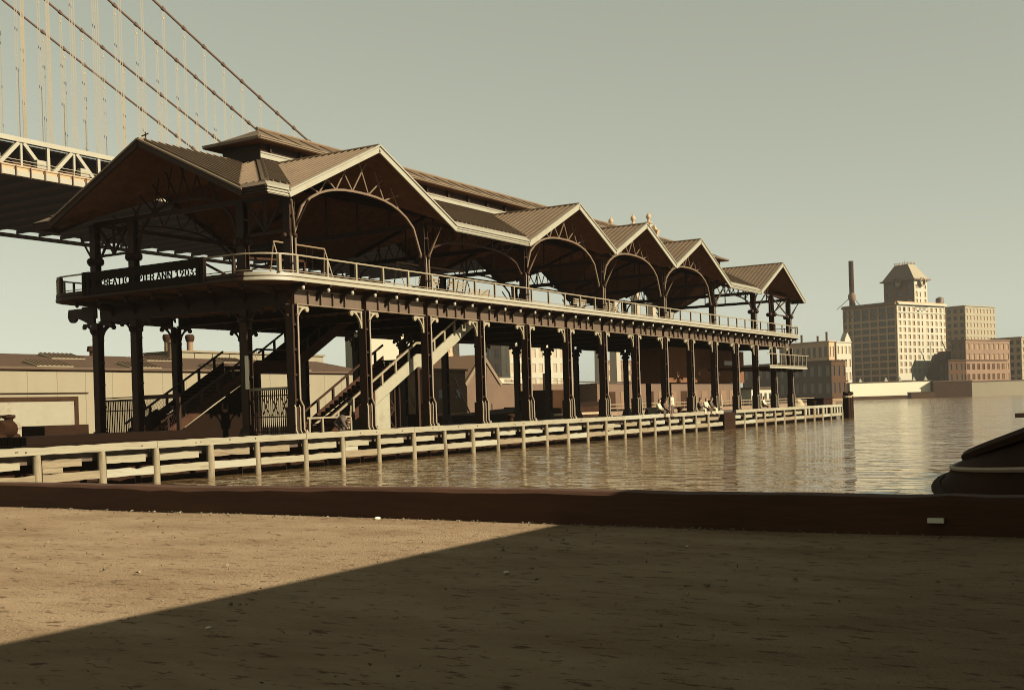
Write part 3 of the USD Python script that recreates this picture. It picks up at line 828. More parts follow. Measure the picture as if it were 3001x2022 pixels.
MB().plate([(6.75, 0.02), (8.05, 0.02), (8.05, 2.03), (6.75, 1.33)], (0, .99, 0.0), (1, 0, 0), (0, 0, 1), .03).build('side_panel', 'stringer_paint', stB)
stA = stair(9.0, 11.5, .45, 7.1, 9.8, 15.4, 3.8, 'dark_wood', 'dark_iron')
MB().plate([(.45, 0.02), (7.1, .02), (7.1, 3.35), (.9, .02)], (0, 9.06, 0), (1, 0, 0), (0, 0, 1), .05).build('side_panel', 'sign_dark', stA)
wm_ = MB()
for k in range(36):
    u = .7 + k * .18; z = .08 + (u - .45) * .559
    wm_.tube([(u, 9.0, z + .25), (u + .3, 9.0, z + .95)], .008, 4); wm_.tube([(u, 9.0, z + .8), (u + .3, 9.0, z + .42)], .008, 4)
wm_.build('wire_mesh', 'dark_iron', stA, kind='stuff')

# enclosed dark room hung under the deck towards the far end, and the small balcony beyond it
rm = MB().box(52.5, 71.5, 5.2, 8.2, 2.8, 5.9).build('hung_room', 'soffit_wood', pier)
MB().box(66.0, 68.4, 5.16, 5.198, 4.5, 4.9).build('window', 'window_pale', rm)
bal = MB().box(59.2, 70.2, -1.55, 4.2, 3.86, 4.0).build('balcony_floor', 'dark_wood', pier)
MB().box(59.2, 70.2, -1.66, -1.552, 3.84, 4.02).build('balcony_edge', 'white_paint', bal)
MB().box(59.2, 70.2, -1.62, -1.552, 4.06, 4.14).build('balcony_edge', 'rail_paint', bal)
MB().beam((58.9, -1.6, 5.12), (70.9, -1.6, 5.12), .07, .07).build('handrail', 'rail_paint', bal)
for k in range(9):
    MB().box(60.0 + k * 1.25 - .05, 60.0 + k * 1.25 + .05, -1.65, -1.55, 4.141, 5.08).build('rail_post', 'rail_paint', bal)
for k in range(7):
    MB().box(60.2 + k * 1.6, 60.35 + k * 1.6, -1.3, 0, 3.62, 3.855).build('bracket', 'dark_iron', bal)

# gate of upright bars between the two front columns of the near end, mesh fences across the rest
gt = empty('pier_gate', 'dark iron bar gate between the two nearest right columns of the pier', 'gate')
MB().box(-.05, .05, .25, 2.55, 2.22, 2.34).build('top_rail', 'rail_paint', gt)
for z in (.35, 1.0, 1.95):
    MB().box(-.03, .03, .25, 2.55, z, z + .05).build('rail', 'dark_iron', gt)
for k in range(19):
    y = .32 + k * .12
    MB().box(-.018, .018, y - .018, y + .018, .08, 2.22).build('bar', 'dark_iron' if k % 5 else 'rail_dull', gt)
for k in range(4):
    y = .4 + k * .55
    m = MB(); m.beam((0.03, y, 1.08), (0.03, y + .42, 1.92), .03, .03); m.beam((0.03, y + .42, 1.08), (0.03, y, 1.92), .03, .03)
    m.build('cross_bar', 'dark_iron', gt)
tag(MB().box(-.26, -.21, 2.46, 2.64, 2.30, 3.80).build('notice_board', 'paper'), 'narrow pale upright board fixed to the second column of the near end', 'board')

# dark wind screen boards along the back of the upper deck
wsn = empty('wind_screen', parent=pier)
for k in range(30):
    MB().box(14.0 + k * 1.2, 15.18 + k * 1.2, W + .70, W + .74, 7.2, 8.75 + .04 * (k % 3)).build('board', 'soffit_wood', wsn)
MB().box(14.0, 50, W + .741, W + .80, 8.3, 8.42).build('rail', 'dark_wood', wsn)
# ---------------------------------------------------------------- timber fender along the pier edge
FY = -0.60
fender = empty('pier_fender', 'whitewashed timber fender of planks and round piles along the water edge of the pier', 'fender')
piles = [-26.2, -23.6, -21.0, -18.5, -15.9, -13.3, -10.7, -8.3, -5.6, -3.0, -0.1, 2.4, 5.0, 7.8, 10.5, 13.1, 15.6, 18.3, 21.1, 23.7, 26.3, 28.9, 31.7, 34.1, 36.6, 39.2, 41.8, 44.3, 46.8, 50.1, 52.2, 55.1, 58.0, 60.3, 63.2, 65.8, 69.1, 72.2, 75.3, 78.3, 81.3, 85.7]
PL = ['plank', 'plank_pale', 'plank_tan']
def timber(x0, x1, z0, z1, th=.14, m=None, y=FY, nm='plank', ragged=0.0):
    """One plank with slightly uneven edges and worn ends."""
    n = max(3, int((x1 - x0) / .35) + 1)
    xs_ = np.linspace(x0, x1, n + 1)
    tz = z1 - np.array([abs(rng.gauss(0, .018 + ragged)) for _ in xs_]); bz = z0 + np.array([abs(rng.gauss(0, .010)) for _ in xs_])
    yo = y - th / 2 + np.array([rng.uniform(-.010, .010) for _ in xs_])
    V, F_ = [], []
    for xx_, t_, b_, y_ in zip(xs_, tz, bz, yo):
        V += [(xx_, y_, b_), (xx_, y_, t_ - .02), (xx_, y_ + .02, t_), (xx_, y + th / 2, t_), (xx_, y + th / 2, b_)]
    for i in range(n):
        for j in range(5):
            k = (j + 1) % 5
            F_.append((i * 5 + j, (i + 1) * 5 + j, (i + 1) * 5 + k, i * 5 + k))
    mb = MB().add(V, [f[::-1] for f in F_])
    for e in (0, n):
        mb.add([V[e * 5 + j] for j in range(5)], [(0, 1, 2), (0, 2, 3), (0, 3, 4)] if e else [(0, 2, 1), (0, 3, 2), (0, 4, 3)])
    p = mb.build(nm, m or rng.choice(PL + ['plank', 'plank_tan']), fender)
    return p
# top string in long lengths
cuts = [-27.3, -17.2, -8.31, -0.12, 7.79, 15.58, 23.7, 31.7, 39.2, 46.8, 50.05]
for a, b in zip(cuts[:-1], cuts[1:]):
    p = timber(a + .01, b - .01, .02, .30, .16, rng.choice(['plank', 'plank_pale']), FY - .05, 'top_plank')
    bo = MB()
    for _ in range(int((b - a) * 0.55)):
        xx_ = rng.uniform(a + .2, b - .2); bo.tube([(xx_, FY - .142, .16 + rng.uniform(-.06, .06)), (xx_, FY - .118, .16)], .035, 8)
    bo.build('bolt_head', 'bolt_iron', p)
for a, b in ((52.9, 60.3), (60.3, 68.0), (68.0, 75.3), (75.3, 85.5)):
    timber(a + .01, b - .01, .02, .30, .16, rng.choice(['plank', 'plank_pale']), FY - .05, 'top_plank')
full = {0: .9, 7: .28}
for i, (a, b) in enumerate(zip(piles[:-1], piles[1:])):
    if 75 < b:
        if a > 65:
            n = int((b - a) / 1.05)
            for k in range(n):
                xx_ = a + .25 + k * 1.05
                MB().box(xx_, xx_ + .45, FY - .07, FY + .06, -.60, .0).build('upright', rng.choice(PL), fender)
        timber(a + .16, b - .16, -.92, -.62)
        continue
    if not (50 < a < 52):
        frac = rng.uniform(.66, .86)
        timber(a + .14, a + .14 + (b - a - .28) * frac, -.44, -.16, ragged=.04 if rng.random() < .35 else .008)
    if i in (5, 11, 27, 29) or rng.random() < .06:
        MB().box(a + .15, a + .15 + (b - a) * rng.uniform(.25, .4), FY - .066, FY + .05, -.62, -.445).build('filler_block', rng.choice(PL), fender)
    timber(a + .15, b - .15, -.93, -.62, ragged=.01)
for x in piles:
    m = MB(); lean = rng.uniform(-.04, .04); r = rng.uniform(.13, .17)
    if x < 50 or x > 53:
        pts = [(x + lean * t, FY - .02 + rng.uniform(-.01, .01), -2.6 + t * 2.62) for t in (0, .3, .6, .85, 1)]
        m.tube(pts, [r * 1.08, r * 1.02, r * .97, r * .93, r * .82], 10)
        m.build('pile', 'pile_wood', fender, smooth=40)
tag(MB().box(50.2, 52.8, FY - .10, FY + .25, -1.6, .12).box(50.1, 52.9, FY - .14, FY - .101, -.5, -.40).build('boat_landing', 'wet_wood'), 'dark boat landing opening that breaks the white fender', 'landing')

def dolphin(x, y, n, h, label):
    d = empty('mooring_dolphin', label, 'dolphin', group='piles at the end of the pier')
    for k in range(n):
        a = k * 6.283 / max(n, 1); r = .28 if n > 1 else 0
        MB().tube([(x + 1.5 * r * math.cos(a), y + 1.5 * r * math.sin(a), -3), (x + r * math.cos(a), y + r * math.sin(a), h + .15 * math.sin(k * 2.1))], [.22, .19], 10).build('pile', 'wet_wood', d, smooth=40)
    m = MB()
    for zz_ in (h - .35, h - .42, h - .5):
        an = np.linspace(0, 6.283, 13); m.tube([(x + (.52 if n > 1 else .2) * math.cos(t), y + (.52 if n > 1 else .2) * math.sin(t), zz_) for t in an], .035, 5, caps=False)
    m.build('lashing', 'rope', d)
dolphin(86.6, -1.0, 5, 1.5, 'cluster of dark piles lashed together at the outer end of the pier')
dolphin(88.9, -.9, 1, 1.6, 'single tall dark pile standing off the outer pier end')

# ---------------------------------------------------------------- things on the upper deck
def bench(name_label, x, y, rz):
    b = empty('bench', name_label, 'bench', (x, y, 7.07), rz, 'slatted benches on the upper deck')
    for k in range(4):
        MB().box(-.9, .9, -.02 + k * .105, .06 + k * .105, .42, .45).build('seat_slat', 'rail_paint', b)
    for k in range(3):
        MB().box(-.9, .9, .44 + k * .03, .47 + k * .03, .55 + k * .14, .64 + k * .14).build('back_slat', 'rail_paint', b)
    for s in (-.8, 0, .8):
        MB().box(s - .03, s + .03, -.02, .40, .38, .419).box(s - .03, s + .03, 0, .05, 0, .379).box(s - .03, s + .03, .36, .42, 0, .379).build('leg', 'dark_iron', b)
        MB().beam((s, .42, .40), (s, .545, .96), .05, .04).build('back_support', 'dark_iron', b)
    return b
b0 = bench('pale slatted bench behind the railing at the right column of the first gable', 10.6, .6, math.pi)
for x, y, rz, lb in ((13.2, .6, math.pi, 'pale slatted bench behind the railing, just right of the first gable'),
                     (17.9, 2.2, math.pi * .93, 'pale slatted bench tilted askew between the first and second gables'),
                     (27.6, .8, math.pi, 'pale slatted bench under the right half of the second gable'),
                     (31.5, .8, math.pi, 'pale slatted bench under the left half of the third gable'),
                     (34.0, 1.6, math.pi, 'pale slatted bench under the peak of the third gable'),
                     (42.5, 1.0, math.pi, 'pale slatted bench under the left half of the fourth gable'),
                     (52.5, 6.5, math.pi, 'slatted bench seen against the sky right of the fourth gable'),
                     (57.2, 6.5, math.pi, 'slatted bench seen against the sky left of the fifth gable'),
                     (66.5, 5.0, math.pi, 'slatted bench under the fifth gable near the pier end')):
    copy_of(b0, (x, y, 7.07), rz, lb)

def swing(label, x0, x1, y, zt=9.25, spread=.9):
    s = empty('swing_frame', label, 'swing frame', group='playground swing frames on the upper deck')
    MB().tube([(x0, y, zt), (x1, y, zt)], .045, 8).build('top_bar', 'rail_dull', s)
    for x in (x0, x1):
        for d in (-1, 1):
            MB().tube([(x, y, zt), (x + (.55 if x == x0 else .9), y + d * spread, 7.08)] if d > 0 else [(x, y, zt), (x - .2, y + d * spread, 7.08)], .035, 6).build('leg', 'rail_dull', s)
    for k in range(2):
        xc = x0 + (x1 - x0) * (.3 + .4 * k)
        for dx in (-.22, .22):
            MB().tube([(xc + dx, y, zt - .03), (xc + dx, y + .1, 7.55)], .008, 4).build('chain', 'dark_iron', s)
        MB().box(xc - .25, xc + .25, y, y + .2, 7.52, 7.55).build('seat', 'dark_wood', s)
swing('thin pale swing frame under the first gable at the near corner', 2.2, 5.8, 3.0)
swing('long pale swing frame under the eave between the first and second gables', 12.0, 18.5, 3.2, 9.2)
sw = empty('seesaw', 'dark seesaw plank sticking up above the lettered board', 'seesaw')
MB().beam((1.5, 7.1, 8.62), (1.5, 4.0, 7.15), .25, .06).build('plank', 'dark_wood', sw)
MB().box(1.35, 1.65, 5.4, 5.6, 7.07, 7.75).build('support', 'dark_wood', sw)
hb = empty('climbing_frame', 'dark horizontal bar on posts above the right end of the lettered board', 'climbing frame')
MB().beam((1.2, 4.6, 8.55), (4.5, 3.2, 8.55), .07, .10).build('top_bar', 'dark_wood', hb)
for a, b in ((1.2, 4.6), (4.5, 3.2)):
    MB().box(a - .05, a + .05, b - .05, b + .05, 7.07, 8.5).build('post', 'dark_wood', hb)

# ---------------------------------------------------------------- things on the lower deck
# fence of pickets and mesh across the left half of the near end, coal heap behind it
fc = empty('picket_fence', 'dark picket and wire mesh fence between the left columns of the pier end', 'fence')
for z in (1.52, 2.0, 2.16):
    MB().box(.06, .14, 10.2, 12.5, z, z + (.10 if z == 2.0 else .05)).build('rail', 'dark_iron', fc)
for k in range(18):
    y = 10.25 + k * .125
    MB().box(.09, .12, y, y + .05, .1, 2.0).build('picket', 'dark_iron', fc)
MB().box(.05, .15, 7.3, 9.7, 2.05, 2.25).build('rail', 'dark_iron', fc)
MB().box(.03, .17, 7.25, 7.45, 0, 2.3).box(-.05, .03, 7.5, 7.75, 1.5, 1.7).build('post', 'dark_iron', fc)
wm = MB()
for k in range(22):
    y = 7.45 + k * .105
    wm.tube([(.1, y, .1), (.1, min(9.7, y + .9), 2.05)], .009, 4); wm.tube([(.1, y, 2.05), (.1, min(9.7, y + .9), .1)], .009, 4)
wm.build('wire_mesh', 'dark_iron', fc, kind='stuff')
rr_ = np.random.default_rng(5)
cm = MB()
for _ in range(1500):
    a, r = rr_.uniform(0, 6.283), abs(rr_.normal(0, .55)); x, y = 1.9 + 1.2 * r * math.cos(a), 10.9 + r * 1.9 * math.sin(a)
    z = max(0, 1.45 * (1 - (r / 1.35) ** 1.1)); s = rr_.uniform(.07, .2)
    V = rr_.normal(0, 1, (6, 3)); V = V / np.linalg.norm(V, axis=1, keepdims=True) * s
    h = trimesh.convex.convex_hull(V); cm.add(np.array(h.vertices) + (x, y, max(0.02, z * rr_.uniform(.8, 1.0))), h.faces)
cm.lathe((1.9, 10.9, 0), [(1.45, 0), (.9, .5), (.4, 1.0), (.02, 1.25)], 14)
cm.build('coal_heap', 'coal', label='dark heap of coal behind the mesh fence at the pier end', cat='coal heap', kind='stuff')

# dark gear at the shore end, left of the pier
gr = empty('winch', 'dark deck winch and drum at the shore end left of the pier', 'winch')
MB().box(-8.2, -5.6, 9.4, 11.4, .02, .35).build('bed', 'wet_wood', gr)
MB().tube([(-7.6, 10.0, .85), (-6.3, 11.0, .85)], .42, 14).build('drum', 'hull_dark', gr, smooth=40)
for q in ((-7.7, 9.9), (-6.2, 11.1)):
    MB().lathe((*q, .35), [(.02, 0), (.5, 0), (.45, .25), (.2, .35), (.18, .95), (.28, 1.0), (.28, 1.12), (.02, 1.15)], 10).build('post', 'hull_dark', gr)
MB().box(-5.5, -3.2, 9.6, 11.2, .02, .95).build('housing', 'wet_wood', gr)
lb_ = empty('lumber_stack', 'low dark stack of timbers on the pier deck left of the pier', 'lumber')
for k in range(5):
    for j in range(2):
        MB().box(-12.6 + .2 * j, -3.5 - .5 * k, 1.2 + k * .36, 1.52 + k * .36, .01 + j * .31, .31 + j * .31).build('beam', 'sign_dark', lb_)

def bollard(x, y, label):
    b = empty('bollard', label, 'bollard', (x, y, 0), 0, 'iron bollards along the pier edge')
    MB().lathe((0, 0, 0), [(.02, 0), (.26, 0), (.26, .06), (.16, .10), (.15, .5), (.24, .58), (.26, .66), (.18, .74), (.01, .76)], 12).build('body', 'hull_dark', b, smooth=40)
    return b
bo0 = bollard(18.0, -.05, 'dark iron bollard behind the white fender below the second gable')
for x, lb in ((42.6, 'dark iron bollard behind the fender below the fourth gable'), (77.5, 'dark iron bollard on the bare pier end right of the last column')):
    copy_of(bo0, (x, -.05, 0), 0, lb)
big_b = empty('mooring_post', 'stout dark mooring post in the gap of the white fender', 'mooring post', (51.2, .5, 0))
MB().frustum(0, 0, 0, 1.15, .55, .45, .45, .38).build('body', 'wet_wood', big_b)
MB().tube([(0, -.46, .9), (-.5, -.48, .5), (.4, -.49, .6), (1.1, -.2, 1.55)], .05, 6).build('hawser', 'rope', big_b)
rp = empty('rope_heap', 'heap of pale coiled rope on the pier end right of the last column', 'rope heap', (73.6, .6, 0))
for k in range(7):
    an = np.linspace(0, 12.5, 30); r = 1.15 - k * .1
    MB().tube([(r * math.cos(t) + .1 * math.sin(3 * t + k), r * .8 * math.sin(t), .08 + k * .13 + .03 * math.sin(5 * t)) for t in an], .075, 6).build('coil', 'rope', rp)
MB().box(1.4, 4.6, -.3, .3, .02, .22).build('plank', 'plank_tan', rp)
wn = empty('capstan', 'squat dark capstan with pale drum beside the coiled rope', 'capstan', (76.0, 1.5, 0))
MB().lathe((0, 0, 0), [(.02, 0), (.8, 0), (.7, .2), (.45, .35), (.4, .8), (.6, .95), (.6, 1.05), (.02, 1.08)], 14).build('drum', 'rail_dull', wn, smooth=40)
for a in (0.4, 1.9, 3.5):
    MB().tube([(0, 0, .98), (1.5 * math.cos(a), 1.5 * math.sin(a), 1.0)], .05, 6).build('bar', 'dark_wood', wn)
gh = empty('tool_crate', 'dark plank crate against the dolphin at the pier end', 'crate', (83.6, .8, 0))
MB().box(-1.8, 1.6, -.6, 1.2, 0, .95).build('box', 'wet_wood', gh); MB().box(-1.9, 1.7, -.7, 1.3, .951, 1.02).build('lid', 'wet_wood', gh)
def crate(x, y, sx, sy, sz, mt, label):
    c = empty('crate', label, 'crate', (x, y, 0), 0, 'crates on the lower deck')
    MB().box(-sx, sx, -sy, sy, .04, sz).build('box', mt, c)
    for s in (-1, 1):
        for z in (.08, sz - .12):
            MB().box(-sx - .02, sx + .02, s * sy - .02 * (s < 0), s * sy + .02 * (s > 0) + (0 if s > 0 else 0), z, z + .1).build('batten', mt, c)
crate(41.2, 1.2, .55, .5, .75, 'plank_pale', 'pale wooden crate right of the column below the third gable')
crate(15.0, 4.0, .6, .6, .9, 'wet_wood', 'dark wooden crate standing beside the front staircase')
crate(47.6, 1.4, .9, .5, .4, 'plank_tan', 'low tan crate near the gap in the fender')

# guard rail round the foot of the front staircase
fr = empty('stair_guard', 'pale guard rail round the foot of the front staircase', 'guard rail')
MB().beam((1.15, .35, .92), (4.2, .35, .92), .07, .08).build('top_rail', 'rail_paint', fr)
MB().beam((4.2, .35, .92), (4.95, .9, 1.55), .07, .08).build('top_rail', 'rail_paint', fr)
for x in (1.3, 2.2, 4.2):
    MB().box(x - .05, x + .05, .30, .40, .0, .90).build('post', 'rail_paint', fr)
MB().box(1.1, 4.4, .25, .45, .02, .16).build('sill', 'stringer_paint', fr)
# truss of crossed bars beside the staircase panel
lt = empty('lattice_screen', 'dark crossed-bar screen beside the pale staircase panel', 'screen')
for x in (10.2, 11.3, 12.4):
    MB().box(x - .06, x + .06, 3.95, 4.05, 0, 2.6).build('post', 'dark_iron', lt)
for x in (10.2, 11.3):
    for a, b in (((x, 4, .1), (x + 1.1, 4, 1.3)), ((x + 1.1, 4, .1), (x, 4, 1.3)), ((x, 4, 1.3), (x + 1.1, 4, 2.5)), ((x + 1.1, 4, 1.3), (x, 4, 2.5)), ((x, 4, 1.3), (x + 1.1, 4, 1.3))):
        MB().beam(a, b, .05, .06).build('bar', 'dark_iron', lt)

# ---------------------------------------------------------------- people
def capsule_body(joints, bones, pitch=.045):
    import manifold3d as m3
    man = None
    for a, b in bones:
        (pa, ra), (pb, rb) = joints[a], joints[b]
        sp = [m3.Manifold.sphere(r, 12).translate(list(map(float, p))) for p, r in ((pa, ra), (pb, rb))]
        h = m3.Manifold.batch_hull(sp)
        man = h if man is None else man + h
    man = man.refine_to_length(pitch)
    mm = man.to_mesh()
    t = trimesh.Trimesh(np.array(mm.vert_properties)[:, :3], np.array(mm.tri_verts), process=True)
    trimesh.smoothing.filter_taubin(t, iterations=8)
    return t
def person(label, x, y, z, rz, pose, cloth, trousers, hat=True, group=None):
    p = empty('person', label, 'person', (x, y, z), rz, group)
    if pose == 'sit':       # seated on an edge, facing +X local, knees bent
        hip, kn, ft, ch, nk, hd = .45, (.42, .46), (.48, .06), (-.02, .88), (-.0, 1.06), (.06, 1.20)
        J = {'hip': ((0, 0, hip + .08), .15), 'ch': ((ch[0], 0, ch[1]), .16), 'nk': ((nk[0], 0, nk[1]), .06), 'hd': ((hd[0], 0, hd[1]), .105), 'hd2': ((hd[0] + .02, 0, hd[1] + .05), .095)}
        for s, n in ((-1, 'l'), (1, 'r')):
            J |= {n + 'hip': ((.03, s * .09, hip + .05), .09), n + 'kn': ((kn[0], s * .12, kn[1]), .07), n + 'an': ((ft[0] - .06, s * .12, .09), .045), n + 'to': ((ft[0] + .12, s * .13, .05), .04),
                  n + 'sh': ((ch[0], s * .19, .95), .07), n + 'el': ((.10, s * .25, .70), .05), n + 'ha': ((.30, s * .16, .58), .04)}
    elif pose == 'bend':    # bent over, back rounded
        J = {'hip': ((-.05, 0, .62), .17), 'ch': ((.20, 0, .82), .19), 'nk': ((.36, 0, .80), .07), 'hd': ((.46, 0, .72), .11), 'hd2': ((.50, 0, .70), .095)}
        for s, n in ((-1, 'l'), (1, 'r')):
            J |= {n + 'hip': ((-.05, s * .10, .58), .10), n + 'kn': ((.18, s * .14, .38), .08), n + 'an': ((-.02, s * .14, .08), .05), n + 'to': ((.14, s * .15, .045), .04),
                  n + 'sh': ((.26, s * .20, .80), .08), n + 'el': ((.38, s * .24, .56), .055), n + 'ha': ((.46, s * .14, .40), .045)}
    else:                   # standing
        J = {'hip': ((0, 0, .92), .15), 'ch': ((0, 0, 1.30), .165), 'nk': ((.01, 0, 1.50), .06), 'hd': ((.03, 0, 1.62), .10), 'hd2': ((.04, 0, 1.68), .095)}
        for s, n in ((-1, 'l'), (1, 'r')):
            J |= {n + 'hip': ((0, s * .09, .88), .095), n + 'kn': ((.03, s * .10, .48), .07), n + 'an': ((-.02, s * .11, .09), .05), n + 'to': ((.15, s * .12, .05), .04),
                  n + 'sh': ((0, s * .19, 1.40), .07), n + 'el': ((-.02, s * .25, 1.12), .05), n + 'ha': ((.07, s * .24, .86), .045)}
    B = [('hip', 'ch'), ('nk', 'hd'), ('hd', 'hd2'), ('ch', 'nk')]
    for n in 'lr':
        B += [(n + 'hip', n + 'kn'), (n + 'kn', n + 'an'), (n + 'an', n + 'to'), (n + 'sh', n + 'el'), (n + 'el', n + 'ha'), ('ch', n + 'sh')]
    MB().tri(capsule_body(J, B)).build('body', 'skin', p, smooth=True)
    Jc = {k: (v[0], v[1] + .022) for k, v in J.items()}
    top = [('hip', 'ch')] + [b for n in 'lr' for b in ((n + 'sh', n + 'el'), ('ch', n + 'sh'))]
    Jt = dict(Jc)
    for n in 'lr':
        a, b = np.array(J[n + 'el'][0]), np.array(J[n + 'ha'][0]); Jt[n + 'ha'] = (a + (b - a) * .72, J[n + 'ha'][1] + .018); top.append((n + 'el', n + 'ha'))
    MB().tri(capsule_body(Jt, top)).build('coat', cloth, p, smooth=True)
    leg = [b for n in 'lr' for b in ((n + 'hip', n + 'kn'), (n + 'kn', n + 'an'), ('hip', n + 'hip'))]
    Jl = {k: (v[0], v[1] + .017) for k, v in J.items()}
    MB().tri(capsule_body(Jl, leg)).build('trousers', trousers, p, smooth=True)
    sh = MB()
    for n in 'lr':
        a = J[n + 'to'][0]; sh.ball((a[0] - .06, a[1], .045), .05, 1, (2.3, .9, .85))
    sh.build('shoes', 'cloth_dark', p)
    hx, _, hz = J['hd2'][0]
    f = MB(); f.ball((hx + .10, 0, hz - .03), .018, 1, (1.2, .8, 1.2)); f.ball((hx + .082, -.035, hz + .0), .012); f.ball((hx + .082, .035, hz + .0), .012)
    f.build('face', 'cloth_mid', p)
    if hat:
        MB().lathe((hx - .01, 0, hz + .03), [(.15, 0), (.15, .015), (.11, .02), (.105, .10), (.02, .115)], 12).build('hat', cloth if cloth != 'cloth_pale' else 'cloth_mid', p)
    else:
        MB().ball((hx - .025, 0, hz + .03), .10, 2, (1, 1, .85)).build('hair', 'cloth_dark', p)
person('person in a dark coat bent over beside the pale stair guard', 2.95, .05, 0.0, -1.2, 'bend', 'cloth_dark', 'cloth_dark')
gp = None
person('person in a white shirt seated on the fender edge below the third gable', 38.2, -.30, .0, -1.5, 'sit', 'cloth_pale', 'cloth_dark', False)
person('person in dark clothes seated left of the column below the third gable', 39.4, -.30, .0, -1.7, 'sit', 'cloth_mid', 'cloth_mid')
person('person with pale trousers seated below the fourth gable, leftmost of three there', 46.0, -.30, .0, -1.3, 'sit', 'cloth_dark', 'cloth_pale')
person('person in a white shirt leaning forward below the fourth gable, middle of three there', 47.3, -.30, .0, -1.8, 'sit', 'cloth_pale', 'cloth_mid', False)
person('person in dark clothes seated below the fourth gable, rightmost of three there', 48.4, -.30, .0, -1.5, 'sit', 'cloth_dark', 'cloth_pale')
person('person standing in a pale shirt in shade behind the fourth gable columns', 44.0, 1.2, 0, -1.6, 'stand', 'cloth_pale', 'cloth_dark')
person('person in dark clothes standing below the fifth gable by the last columns', 66.2, .4, 0, -1.6, 'stand', 'cloth_dark', 'cloth_dark')
person('person seated low among rope below the fifth gable', 62.6, .2, 0, -1.5, 'sit', 'cloth_pale', 'cloth_mid')
# ---------------------------------------------------------------- the shore shed, stacks and the wharf behind the pier
sh = empty('wharf_shed', 'long pale shore shed with dark tarred roof and skylights behind the left of the pier', 'shed')
SY = 45.0
MB().box(-70, 62, SY, SY + .2, -.05, 5.30).build('front_wall', 'cream_wall', sh)
MB().box(61.8, 62, SY + .201, SY + 16, -.05, 5.3).build('end_wall', 'cream_wall', sh)
MB().box(-70, 62.2, SY - .12, SY + .0, 5.18, 5.42).build('eave_board', 'plank_tan', sh)
rf = MB()
for a, b in ((SY - .3, SY + 8.2), (SY + 16.7, SY + 8.2)):
    V = [(-70, a, 5.36), (62.4, a, 5.36), (62.4, b, 7.0), (-70, b, 7.0)]
    V += [(x, y, z - .12) for x, y, z in V]
    f = [(0, 1, 2, 3), (7, 6, 5, 4), (0, 4, 5, 1), (1, 5, 6, 2), (2, 6, 7, 3), (3, 7, 4, 0)]
    rf.add(V, f if a < b else [q[::-1] for q in f])
rf = rf.build('roof', 'tar_roof', sh)
for x, y in ((27.0, 51.3), (37.2, 51.3), (46.9, 51.3), (22.0, 46.4), (31.2, 46.4), (40.6, 46.4), (17.5, 51.3), (56, 51.3), (51, 46.4)):
    zc = 5.36 + (y - SY + .3) / 8.5 * 1.64
    sk = MB().plate([(-1.7, -.02), (1.7, -.02), (1.7, .5), (-1.7, .5)], (x, y - .9, zc - .05), (1, 0, 0), (0, .97, .22), .02)
    sk = MB()
    V = [(x - 1.7, y - .9, zc - .1), (x + 1.7, y - .9, zc - .1), (x + 1.7, y + .9, zc + .42), (x - 1.7, y + .9, zc + .42)]
    sk.add(V + [(a, b, c - .35) for a, b, c in V], [(0, 1, 2, 3), (0, 4, 5, 1), (1, 5, 6, 2), (2, 6, 7, 3), (3, 7, 4, 0)])
    s_ = sk.build('skylight', 'skylight', rf)
    bars = MB()
    for k in range(8):
        u = x - 1.5 + k * .43; bars.beam((u, y - .9, zc - .06), (u, y + .9, zc + .46), .12, .06)
    bars.build('glazing_bars', 'tar_roof', sh)
MB().box(8.5, 23.6, SY - .10, SY - .001, 2.72, 3.08).build('door_frame', 'frame_dark', sh)
MB().box(23.2, 23.6, SY - .10, SY - .001, 0, 2.719).build('door_frame', 'frame_dark', sh)
MB().box(8.5, 23.199, SY - .05, SY - .0015, 0, 2.719).build('sliding_door', 'door_wall', sh)
MB().box(7.5, 24.6, SY - .16, SY - .02, 3.35, 3.41).build('door_track', 'frame_dark', sh)
MB().box(8.5, 23.199, SY - .07, SY - .051, .62, .66).build('door_bar', 'frame_dark', sh)
for k in range(26):
    MB().box(-8 + k * 2.7, -7.97 + k * 2.7, SY - .02, SY - .0005, .1, 5.15).build('wall_joint', 'plank_tan', sh)
s2 = empty('back_shed', 'taller pale shed whose wall shows above the dark roof behind the staircase', 'shed')
MB().box(52, 76, 64, 70, 0, 8.4).build('wall', 'cream_wall', s2); MB().box(51.8, 76.2, 63.8, 70.2, 8.401, 8.6).build('coping', 'plank_tan', s2)
for k in range(8):
    MB().box(54 + k * 2.7, 54.08 + k * 2.7, 63.96, 63.9995, 6.8, 8.3).build('wall_joint', 'frame_dark', s2)
wb = empty('pale_warehouse', 'bright blank-walled warehouse seen between the columns behind the front staircase', 'warehouse')
MB().box(80.5, 93, 61, 64, 0, 11.4).build('wall', 'far_white', wb); MB().box(80.3, 93.2, 60.8, 64.2, 11.41, 11.7).build('coping', 'plank_tan', wb)
def stack(x, y, h, r, label):
    c = empty('smoke_stack', label, 'chimney', (x, y, 0), 0, 'stacks behind the shore shed')
    MB().lathe((0, 0, 0), [(r * 1.15, 0), (r, h * .9), (r, h), (r * .8, h), (r * .8, h - .3)], 12).build('shaft', 'brown_stack', c, smooth=40)
    MB().lathe((0, 0, h - .9), [(r, 0), (r * 1.25, .12), (r * 1.5, .5), (r * 1.45, .75), (r * 1.1, .92), (.05, .95)], 12).build('cap', 'bridge_dark', c, smooth=40)
stack(60.0, 75, 11.3, .40, 'thin brown stack left of the third pier column at the left')
stack(63.6, 75, 11.4, .40, 'thin brown stack right of the third pier column at the left')
v1 = empty('roof_vent', 'boxy brown roof vent rising above the shed roof beside the second column', 'vent')
MB().lathe((41.3, 53.2, 6.8), [(.62, 0), (.62, 1.7), (.70, 1.7), (.70, 1.95), (.05, 2.0)], 12).build('drum', 'brown_stack', v1, smooth=40)
